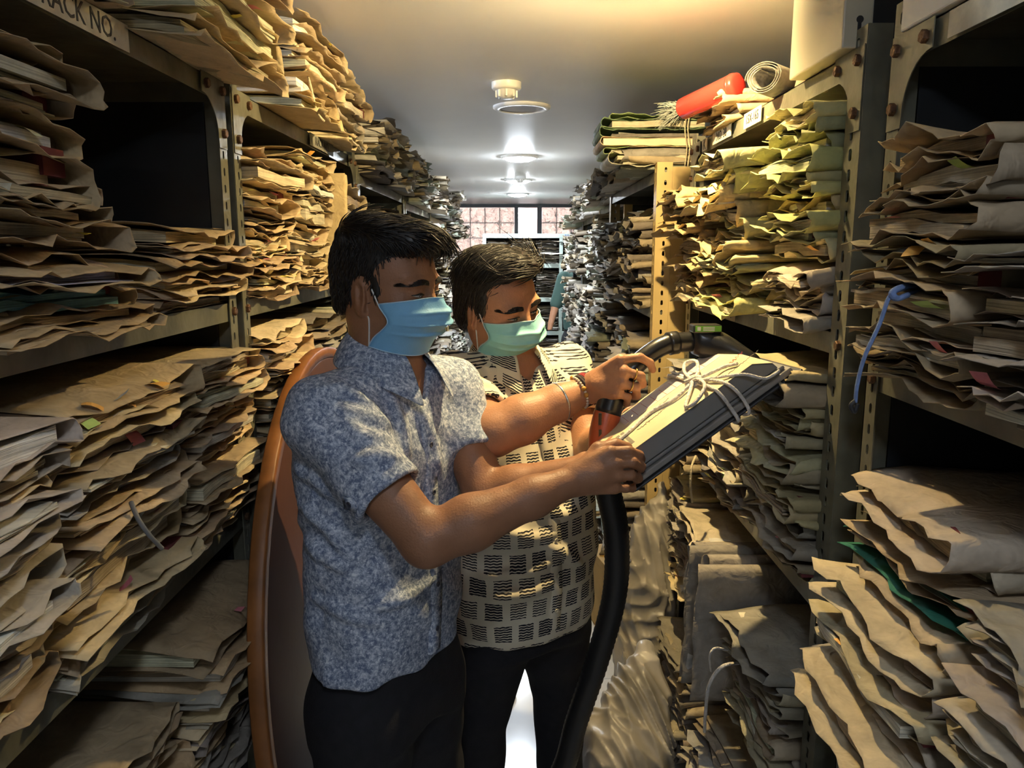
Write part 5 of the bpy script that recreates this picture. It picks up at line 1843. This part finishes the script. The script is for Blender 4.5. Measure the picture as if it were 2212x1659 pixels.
# ================================================================== man in the blue-grey shirt
m_skin1 = skin_mat('skin_brown', (.33, .160, .088))
TY = R(58)
f1 = (math.sin(TY), -math.cos(TY)); l1 = (-f1[1], f1[0])
yaw1 = math.atan2(l1[1], l1[0])
man1 = empty('person', (-.27, 1.5, 0))
tag(man1, 'man in a blue-grey short-sleeved shirt and mask holding out a file', 'person', 'men working in the aisle')
C1 = at(838, 619, 1.50)
H1 = head_frame(R(66), R(7), R(3))
ax1 = lambda px, py: at(px, py, 1.5)
T1 = []
for (px, py, rx, ry) in ((832, 1392, .170, .122), (834, 1250, .166, .124), (828, 1120, .168, .121), (822, 990, .180, .121), (822, 910, .180, .112), (824, 860, .150, .095), (830, 812, .088, .074)):
    p = at(px, py, 1.5); T1.append((p.z, p.x, p.y, rx, ry))
T1s = np.array(sorted(T1))
zsh = 1.368
axx, axy = np.interp(zsh, T1s[:, 0], T1s[:, 1]), 1.5
Sr1 = np.array([axx - l1[0] * .160, axy - l1[1] * .160, zsh])
Sl1 = np.array([axx + l1[0] * .160, axy + l1[1] * .160, zsh])
Sl1 = Sl1 + np.array([f1[0], f1[1], 0]) * .045
Er1 = npv(at(922, 1168, 1.26)); Wr1 = npv(at(1246, 1034, 1.335))
El1 = npv(at(1050, 1072, 1.50)); Wl1 = npv(at(1262, 1010, 1.475))
nb1 = np.array([at(832, 800, 1.5).x, 1.505, 1.432])
F_ = Field((-.47, 1.16, 1.0), (.30, 1.78, 1.76), .0028)
W1 = build_head(F_, C1, H1, 1.0, 1.0, 1.0)
F_.cone(W1(0, -.030, -.045), nb1, .056, .062, .03)
F_.cone(W1(0, -.005, -.060), nb1 + np.array([f1[0], f1[1], 0]) * .02, .050, .055, .03)
# trunk under the shirt so that the body is one skin
F_.loft([(1.02, axx, axy, .12, .08), (1.30, axx, axy, .165, .095), (1.39, axx, axy, .15, .085), (1.43, axx, axy, .10, .07)], yaw1, .03)
for S_ in (Sr1, Sl1): F_.cone(nb1 - np.array([0, 0, .035]), S_, .042, .046, .02)
F_.chain([Sr1, lerp(Sr1, Er1, .45), Er1], [.056, .054, .043], .02)
F_.chain([Er1, lerp(Er1, Wr1, .28), lerp(Er1, Wr1, .7), Wr1], [.044, .0475, .035, .0265], .02)
F_.chain([Sl1, lerp(Sl1, El1, .5), El1], [.055, .052, .042], .02)
F_.chain([El1, lerp(El1, Wl1, .3), Wl1], [.043, .044, .026], .02)
hand(F_, Wr1, [at(1318, 976, 1.338), at(1332, 1000, 1.330), at(1334, 1028, 1.330), at(1328, 1054, 1.335)],
     [[at(1358, 974, 1.340), at(1381, 983, 1.356), at(1386, 992, 1.378)],
      [at(1366, 998, 1.332), at(1385, 1008, 1.356), at(1384, 1014, 1.38)],
      [at(1363, 1027, 1.334), at(1379, 1034, 1.358), at(1375, 1037, 1.38)],
      [at(1352, 1055, 1.343), at(1366, 1055, 1.362), at(1362, 1053, 1.38)]],
     [at(1262, 1004, 1.347), at(1292, 970, 1.360), at(1330, 961, 1.372), at(1356, 966, 1.378)])
hand(F_, Wl1, [at(1325, 985, 1.46), at(1328, 1000, 1.445), at(1326, 1018, 1.44), at(1320, 1032, 1.44)],
     [[at(1360, 985, 1.455), at(1385, 985, 1.455), at(1402, 982, 1.46)], [at(1365, 1000, 1.44), at(1388, 998, 1.44), at(1405, 994, 1.445)],
      [at(1360, 1018, 1.435), at(1382, 1015, 1.435), at(1396, 1010, 1.44)], [at(1348, 1032, 1.435), at(1366, 1030, 1.435), at(1378, 1026, 1.44)]],
     [at(1285, 995, 1.48), at(1305, 970, 1.50), at(1325, 955, 1.51), at(1340, 948, 1.51)])
V, Fc = F_.mesh(1)
fast_mesh('body', V, Fc, m_skin1, man1)
front1, side1 = marcher(F_, W1)
face_details(man1, W1, H1, 1.0, front1)
del F_
# hair
Fh = Field(npv(C1) - .16, npv(C1) + .19, .0032)
make_hair(Fh, C1, H1, 1.0, 'quiff')
V, Fc = Fh.mesh(0)
hb_ = fast_mesh('hair', V, Fc, m_hair, man1)
strands(man1, V, Fc, C1, H1, 21, 'quiff', 3600)
# shirt
m_sh1 = cloth_blue('blue_grey_print')
Fs = Field((-.50, 1.15, .82), (.02, 1.86, 1.50), .0045)
Fs.loft([(z, x, y, rx + .006, ry + .006) for z, x, y, rx, ry in T1], yaw1, .0, disp=fold_noise(4, .011, 30, 2.5))
for S_ in (Sr1, Sl1): Fs.cone(nb1 - np.array([0, 0, .026]), S_ + np.array([0, 0, .0]), .059, .060, .05)
sr_end = lerp(Sr1, Er1, .66); sl_end = lerp(Sl1, El1, .60)
for (S_, E_, en, r0, r1, dr) in ((Sr1, Er1, sr_end, .064, .0700, 1), (Sl1, El1, sl_end, .066, .064, 1)):
    Fq = Field(Fs.lo, Fs.lo + (Fs.n - 1) * Fs.h - 1e-6, Fs.h); Fq.D = np.full_like(Fs.D, .5)
    Fq.cone(S_, en, r0, r1, .0)
    ax = E_ - S_; ax = ax / np.linalg.norm(ax)
    # flat cut at the sleeve end, hollow inside
    def cut(X, Y, Z, en=en, ax=ax):
        pl = -((X - en[0]) * ax[0] + (Y - en[1]) * ax[1] + (Z - en[2]) * ax[2])
        rad = np.sqrt((X - en[0]) ** 2 + (Y - en[1]) ** 2 + (Z - en[2]) ** 2) - .13
        return np.maximum(pl, rad)
    Fq.put(cut, en - .13, en + .13, .004, 'sub')
    Fq.cone(en - ax * .012, en + ax * .06, r1 - .0135, r1 - .012, .003, 'sub')
    Fs.merge(Fq, .035)
sl, P = Fs.slab((-.5, 1.15, .82), (.02, 1.86, 1.5))
X, Y, Z = P
Fs.D[sl] += (.0022 * np.sin(55 * (X * .4 + Z) + 6 * np.sin(9 * Y)) + .0018 * np.sin(70 * (X - .5 * Z) + 5 * np.sin(14 * Z))).astype(np.float32)
# open neck
Fs.cone(nb1 + np.array([0, 0, -.01]), nb1 + np.array([0, 0, .2]), .058, .062, .004, 'sub')
vn = nb1 + np.array([f1[0], f1[1], 0]) * .085
Fs.cone(vn + np.array([0, 0, -.075]), vn + np.array([-f1[0] * .03, -f1[1] * .03, .05]), .006, .050, .006, 'sub')
ridges(Fs, [[(672, 850), (740, 838), (800, 880), (842, 930)], [(725, 882), (800, 905), (850, 925)], [(735, 905), (785, 945), (855, 945)], [(845, 862), (868, 930), (884, 1000)], [(760, 1000), (820, 985), (870, 990)],
            [(640, 1010), (680, 1030), (725, 1080)], [(650, 1090), (715, 1145), (765, 1215)], [(660, 1165), (700, 1200), (755, 1235)], [(800, 1315), (880, 1290), (955, 1235)], [(905, 880), (935, 960), (950, 1030)], [(680, 1290), (760, 1330), (850, 1350)]])
V, Fc = Fs.mesh(1)
sh1 = fast_mesh('shirt', V, Fc, m_sh1, man1)
del Fs
T1f = [(z, x, y, rx + .008, ry + .008) for z, x, y, rx, ry in T1]
collar(man1, (nb1[0] + f1[0] * -.002, nb1[1] + f1[1] * -.002, 1.474), f1, l1, m_sh1, .064, .100, .006, .040, .050)
m_bt = mat('dark_button', (.05, .055, .08), .3)
placket(man1, T1f, .865, 1.335, f1, l1, m_sh1, mb_=m_bt, nb=5, ext=.003)
# sleeve tab with its button, facing the camera
ax = (Er1 - Sr1) / np.linalg.norm(Er1 - Sr1)
pt = lerp(Sr1, Er1, .58); nrm = np.cross(ax, [0, 0, 1.0]); nrm /= np.linalg.norm(nrm)
if nrm[1] > 0: nrm = -nrm
nrm = nrm * .93 + np.array([-.1, 0, -.30]); nrm -= ax * (nrm @ ax); nrm /= np.linalg.norm(nrm)
q_ = Vector(nrm).to_track_quat('Z', 'Y').to_matrix().to_4x4()
tp = pt + nrm * .0735
wpiece(MB().prism([(-.016, -.012), (.012, -.012), (.02, 0), (.012, .012), (-.016, .012)], 2, -.003, .001), 'sleeve_tab', m_sh1, man1).matrix_world
o_ = man1.children[-1]
o_.matrix_parent_inverse = par_inv(man1) @ Matrix.Translation(Vector(tp)) @ q_
o2 = MB().lathe([(.0055, 0), (.0058, .0014), (.0042, .0022), (.0036, .0015)], 16).build('sleeve_button', m_bt, man1, True)
o2.matrix_parent_inverse = par_inv(man1) @ Matrix.Translation(Vector(tp + nrm * .001)) @ q_
# mask
m_mask1 = mat('blue_mask', (.22, .52, .82), .6, 0, .05, 30, .08, 500)
m_mkedge = mat('pale_blue_binding', (.5, .72, .9), .6)
mask_mesh(man1, W1, H1, 1.0, m_mask1, m_mkedge, side1)
trousers(man1, (T1s[0, 1] + .005, 1.5, .9), f1, l1, .083, .90, m_tro, (.166, .118), .02, legr=(.096, .072, .060), spread=.06)

# ================================================================== man in the cream printed shirt
m_skin2 = skin_mat('skin_tan', (.46, .225, .125))
TY2 = R(33)
f2 = (math.sin(TY2), -math.cos(TY2)); l2 = (-f2[1], f2[0])
yaw2 = math.atan2(l2[1], l2[0])
D2 = 1.90
man2 = empty('person', (.0, D2, 0))
tag(man2, 'man in a cream shirt printed with black blocks, vacuuming a file', 'person', 'men working in the aisle')
C2 = at(1077, 652, 1.86)
H2 = head_frame(R(46), R(17), R(13))
T2 = []
for (px, py, rx, ry) in ((1120, 1335, .196, .150), (1122, 1220, .200, .158), (1118, 1090, .200, .155), (1112, 960, .200, .138), (1106, 880, .200, .122), (1104, 835, .182, .105), (1102, 790, .100, .08)):
    p = at(px, py, D2); T2.append((p.z, p.x, p.y, rx, ry))
T2s = np.array(sorted(T2))
zs2 = 1.345
bx2 = np.interp(zs2, T2s[:, 0], T2s[:, 1])
Sr2 = np.array([bx2 - l2[0] * .172, D2 - l2[1] * .172, zs2]); Sl2 = np.array([bx2 + l2[0] * .172, D2 + l2[1] * .172, zs2])
Er2 = npv(at(1066, 935, 1.56)); Wr2 = npv(at(1264, 842, 1.625))
El2 = npv(at(1282, 975, 1.83)); Wl2 = npv(at(1328, 925, 1.64))
nb2 = np.array([at(1098, 790, D2).x, D2, 1.392])
F_ = Field((-.33, 1.42, .98), (.42, 2.14, 1.70), .0030)
W2 = build_head(F_, C2, H2, 1.0, 1.08, 1.06)
F_.cone(W2(0, -.030, -.045), nb2, .060, .066, .03)
F_.cone(W2(0, -.0, -.060), nb2 + np.array([f2[0], f2[1], 0]) * .02, .054, .058, .03)
F_.loft([(1.0, bx2, D2, .13, .09), (1.28, bx2, D2, .165, .10), (1.345, bx2, D2, .15, .09), (1.39, bx2, D2, .10, .07)], yaw2, .03)
for S_ in (Sr2, Sl2): F_.cone(nb2 - np.array([0, 0, .035]), S_, .042, .046, .02)
F_.chain([Sr2, lerp(Sr2, Er2, .5), Er2], [.058, .056, .047], .02)
F_.chain([Er2, lerp(Er2, Wr2, .3), lerp(Er2, Wr2, .7), Wr2], [.048, .050, .038, .0295], .02)
F_.chain([Sl2, lerp(Sl2, El2, .5), El2], [.056, .052, .044], .02)
F_.chain([El2, lerp(El2, Wl2, .3), Wl2], [.045, .044, .028], .02)
hand(F_, Wr2, [at(1340, 777, 1.556), at(1348, 802, 1.545), at(1344, 828, 1.545), at(1332, 850, 1.552)],
     [[at(1382, 772, 1.562), at(1404, 784, 1.572), at(1410, 799, 1.585)],
      [at(1384, 812, 1.548), at(1388, 830, 1.570), at(1366, 836, 1.59)],
      [at(1375, 838, 1.548), at(1376, 855, 1.570), at(1352, 856, 1.59)],
      [at(1356, 858, 1.552), at(1354, 872, 1.572), at(1336, 866, 1.588)]],
     [at(1288, 822, 1.625), at(1312, 795, 1.632), at(1345, 782, 1.630), at(1370, 786, 1.625)], .0145)
hand(F_, Wl2, [at(1378, 908, 1.615), at(1384, 925, 1.605), at(1380, 943, 1.60), at(1370, 958, 1.60)],
     [[at(1410, 912, 1.60), at(1432, 912, 1.595), at(1446, 908, 1.59)], [at(1416, 930, 1.59), at(1438, 930, 1.585), at(1452, 926, 1.58)],
      [at(1410, 950, 1.585), at(1430, 950, 1.58), at(1444, 946, 1.58)], [at(1396, 966, 1.585), at(1412, 967, 1.58), at(1424, 964, 1.58)]],
     [at(1338, 912, 1.635), at(1360, 893, 1.632), at(1382, 882, 1.628), at(1402, 878, 1.622)], .0145)
V, Fc = F_.mesh(1)
fast_mesh('body', V, Fc, m_skin2, man2)
front2, side2 = marcher(F_, W2)
face_details(man2, W2, H2, 1.0, front2, brow_w=.0075)
del F_
Fh = Field(npv(C2) - .17, npv(C2) + .19, .0034)
make_hair(Fh, C2, H2, 1.0, 'side')
V, Fc = Fh.mesh(0)
fast_mesh('hair', V, Fc, m_hair, man2)
strands(man2, V, Fc, C2, H2, 22, 'side', 3600)
m_sh2 = cloth_blocks('cream_block_print')
Fs = Field((-.36, 1.50, .66), (.40, 2.20, 1.47), .0050)
Fs.loft([(z, x, y, rx + .006, ry + .006) for z, x, y, rx, ry in T2], yaw2, .0, disp=fold_noise(9, .010, 26, 2.0))
for S_ in (Sr2, Sl2): Fs.cone(nb2 - np.array([0, 0, .022]), S_ + np.array([0, 0, .006]), .052, .064, .05)
sr_end2 = lerp(Sr2, Er2, .80); sl_end2 = lerp(Sl2, El2, .62)
for (S_, E_, en, r0, r1) in ((Sr2, Er2, sr_end2, .068, .070), (Sl2, El2, sl_end2, .068, .070)):
    Fq = Field(Fs.lo, Fs.lo + (Fs.n - 1) * Fs.h - 1e-6, Fs.h); Fq.D = np.full_like(Fs.D, .5)
    Fq.cone(S_, en, r0, r1, .0)
    ax = E_ - S_; ax = ax / np.linalg.norm(ax)
    def cut(X, Y, Z, en=en, ax=ax):
        pl = -((X - en[0]) * ax[0] + (Y - en[1]) * ax[1] + (Z - en[2]) * ax[2])
        rad = np.sqrt((X - en[0]) ** 2 + (Y - en[1]) ** 2 + (Z - en[2]) ** 2) - .12
        return np.maximum(pl, rad)
    Fq.put(cut, en - .12, en + .12, .004, 'sub')
    Fq.cone(en - ax * .012, en + ax * .06, r1 - .0135, r1 - .012, .003, 'sub')
    Fs.merge(Fq, .035)
sl, P = Fs.slab((-.36, 1.5, .66), (.40, 2.2, 1.47))
X, Y, Z = P
Fs.D[sl] += (.0022 * np.sin(48 * (X * .5 + Z) + 6 * np.sin(9 * Y)) + .0016 * np.sin(66 * (X - .5 * Z) + 5 * np.sin(14 * Z))).astype(np.float32)
Fs.cone(nb2 + np.array([0, 0, -.01]), nb2 + np.array([0, 0, .2]), .064, .068, .004, 'sub')
vn = nb2 + np.array([f2[0], f2[1], 0]) * .085
Fs.cone(vn + np.array([0, 0, -.07]), vn + np.array([-f2[0] * .03, -f2[1] * .03, .05]), .006, .050, .006, 'sub')
ridges(Fs, [[(1150, 1100), (1215, 1112), (1262, 1098)], [(1180, 1178), (1225, 1200), (1268, 1232)], [(1090, 1150), (1150, 1162), (1212, 1150)], [(1040, 1245), (1150, 1232), (1216, 1198)], [(1060, 1292), (1140, 1282), (1212, 1248)], [(1150, 890), (1182, 960)], [(985, 850), (1040, 830), (1080, 845)], [(1120, 1020), (1180, 1010), (1240, 1030)]], .009)
V, Fc = Fs.mesh(1)
uv2 = shirt_uv(V, T2s[:, [0, 1, 2]], yaw2, [(Sr2, sr_end2, 1.0), (Sl2, sl_end2, 2.0)])
fast_mesh('shirt', V, Fc, m_sh2, man2, uv=uv2)
del Fs
T2f = [(z, x, y, rx + .008, ry + .008) for z, x, y, rx, ry in T2]
collar(man2, (nb2[0] - f2[0] * .002, nb2[1] - f2[1] * .002, 1.428), f2, l2, m_sh2, .067, .104, .004, .042, .050)
placket(man2, T2f, .74, 1.285, f2, l2, m_sh2, mb_=mat('cream_button', (.6, .55, .42), .3), nb=6, ext=.003)
m_mask2 = mat('mint_mask', (.30, .68, .70), .6, 0, .05, 30, .08, 500)
mask_mesh(man2, W2, H2, 1.0, m_mask2, mat('pale_mint_binding', (.58, .78, .78), .6), side2)
trousers(man2, (T2s[0, 1] + .005, D2, .85), f2, l2, .090, .86, m_tro, (.176, .130), .0, legr=(.100, .074, .062), spread=.10)
# wrist things
m_steelb = mat('steel_bangle', (.62, .60, .56), .25, .9)
band(man2, Er2, Wr2, .70, .0405, .0030, m_steelb, 'bangle', .010)
band(man2, Er2, Wr2, .93, .0345, .0024, mat('white_bead', (.66, .60, .50), .4), 'bead_bracelet', .003, 30, bead=.0030)
for i, (t_, c_) in enumerate(((.965, (.03, .02, .025)), (.985, (.035, .02, .02)), (1.01, (.30, .02, .03)), (1.03, (.26, .02, .025)))):
    band(man2, Er2, Wr2, t_, .0335, .0034, mat('wrist_thread', c_, .85), 'wrist_thread', .003)
m_gold = mat('gold_ring', (.62, .40, .12), .25, .9)
band(man2, at(1344, 828, 1.545), at(1375, 838, 1.548), .62, .0108, .0018, m_gold, 'ring')
band(man2, at(1348, 802, 1.545), at(1384, 812, 1.548), .66, .0112, .0018, m_gold, 'ring')

# ================================================================== third person, mostly hidden by the far racks
m3 = empty('person', (.66, 7.95, 0))
tag(m3, 'person in a dark green shirt, only an arm showing by the far rack', 'person', 'men working in the aisle')
F3 = Field((.25, 7.6, .85), (1.0, 8.25, 1.75), .010)
p3a, p3b, p3c, p3d = np.array([.50, 7.92, 1.38]), np.array([.425, 7.90, 1.13]), np.array([.37, 7.84, .93]), np.array([.355, 7.82, .88])
F3.loft([(.88, .68, 7.95, .16, .11), (1.2, .68, 7.95, .19, .12), (1.38, .68, 7.95, .19, .11), (1.45, .68, 7.95, .09, .08)], 0.0, .02)
F3.ell((.68, 7.95, 1.60), (.076, .095, .115), None, .02); F3.cone((.68, 7.95, 1.42), (.68, 7.95, 1.56), .06, .055, .03)
F3.chain([p3a, p3b, p3c], [.055, .045, .03], .03); F3.cone(p3c, p3d + np.array([0, 0, -.02]), .03, .026, .01)
for q in range(4): F3.cone(p3d, p3d + np.array([.018 * (q - 1.5), 0, -.075]), .012, .009, .006)
V, Fc = F3.mesh(1)
fast_mesh('body', V, Fc, m_skin2, m3)
F3 = Field((.3, 7.6, .82), (1.05, 8.25, 1.50), .010)
F3.loft([(.85, .68, 7.95, .175, .125), (1.2, .68, 7.95, .20, .13), (1.38, .68, 7.95, .20, .12), (1.45, .68, 7.95, .11, .09)], 0.0, .02)
F3.chain([p3a, p3b * .95 + p3c * .05], [.070, .062], .03)
V, Fc = F3.mesh(1)
fast_mesh('shirt', V, Fc, mat('dark_green_cloth', (.05, .10, .085), .85), m3)
F3 = Field((.5, 7.8, 1.52), (.86, 8.1, 1.76), .008)
F3.ell((.68, 7.955, 1.63), (.082, .10, .10), None, 0)
V, Fc = F3.mesh(0); fast_mesh('hair', V, Fc, m_hair, m3)
trousers(m3, (.68, 7.95, .9), (0, -1), (1, 0), .085, .90, m_tro, (.165, .115), .0, h=.012)

cy = scene.cycles
cy.max_bounces = 5; cy.diffuse_bounces = 3; cy.glossy_bounces = 2; cy.transmission_bounces = 4; cy.transparent_max_bounces = 4
cy.caustics_reflective = False; cy.caustics_refractive = False
cy.use_adaptive_sampling = True; cy.adaptive_threshold = .08; cy.adaptive_min_samples = 10
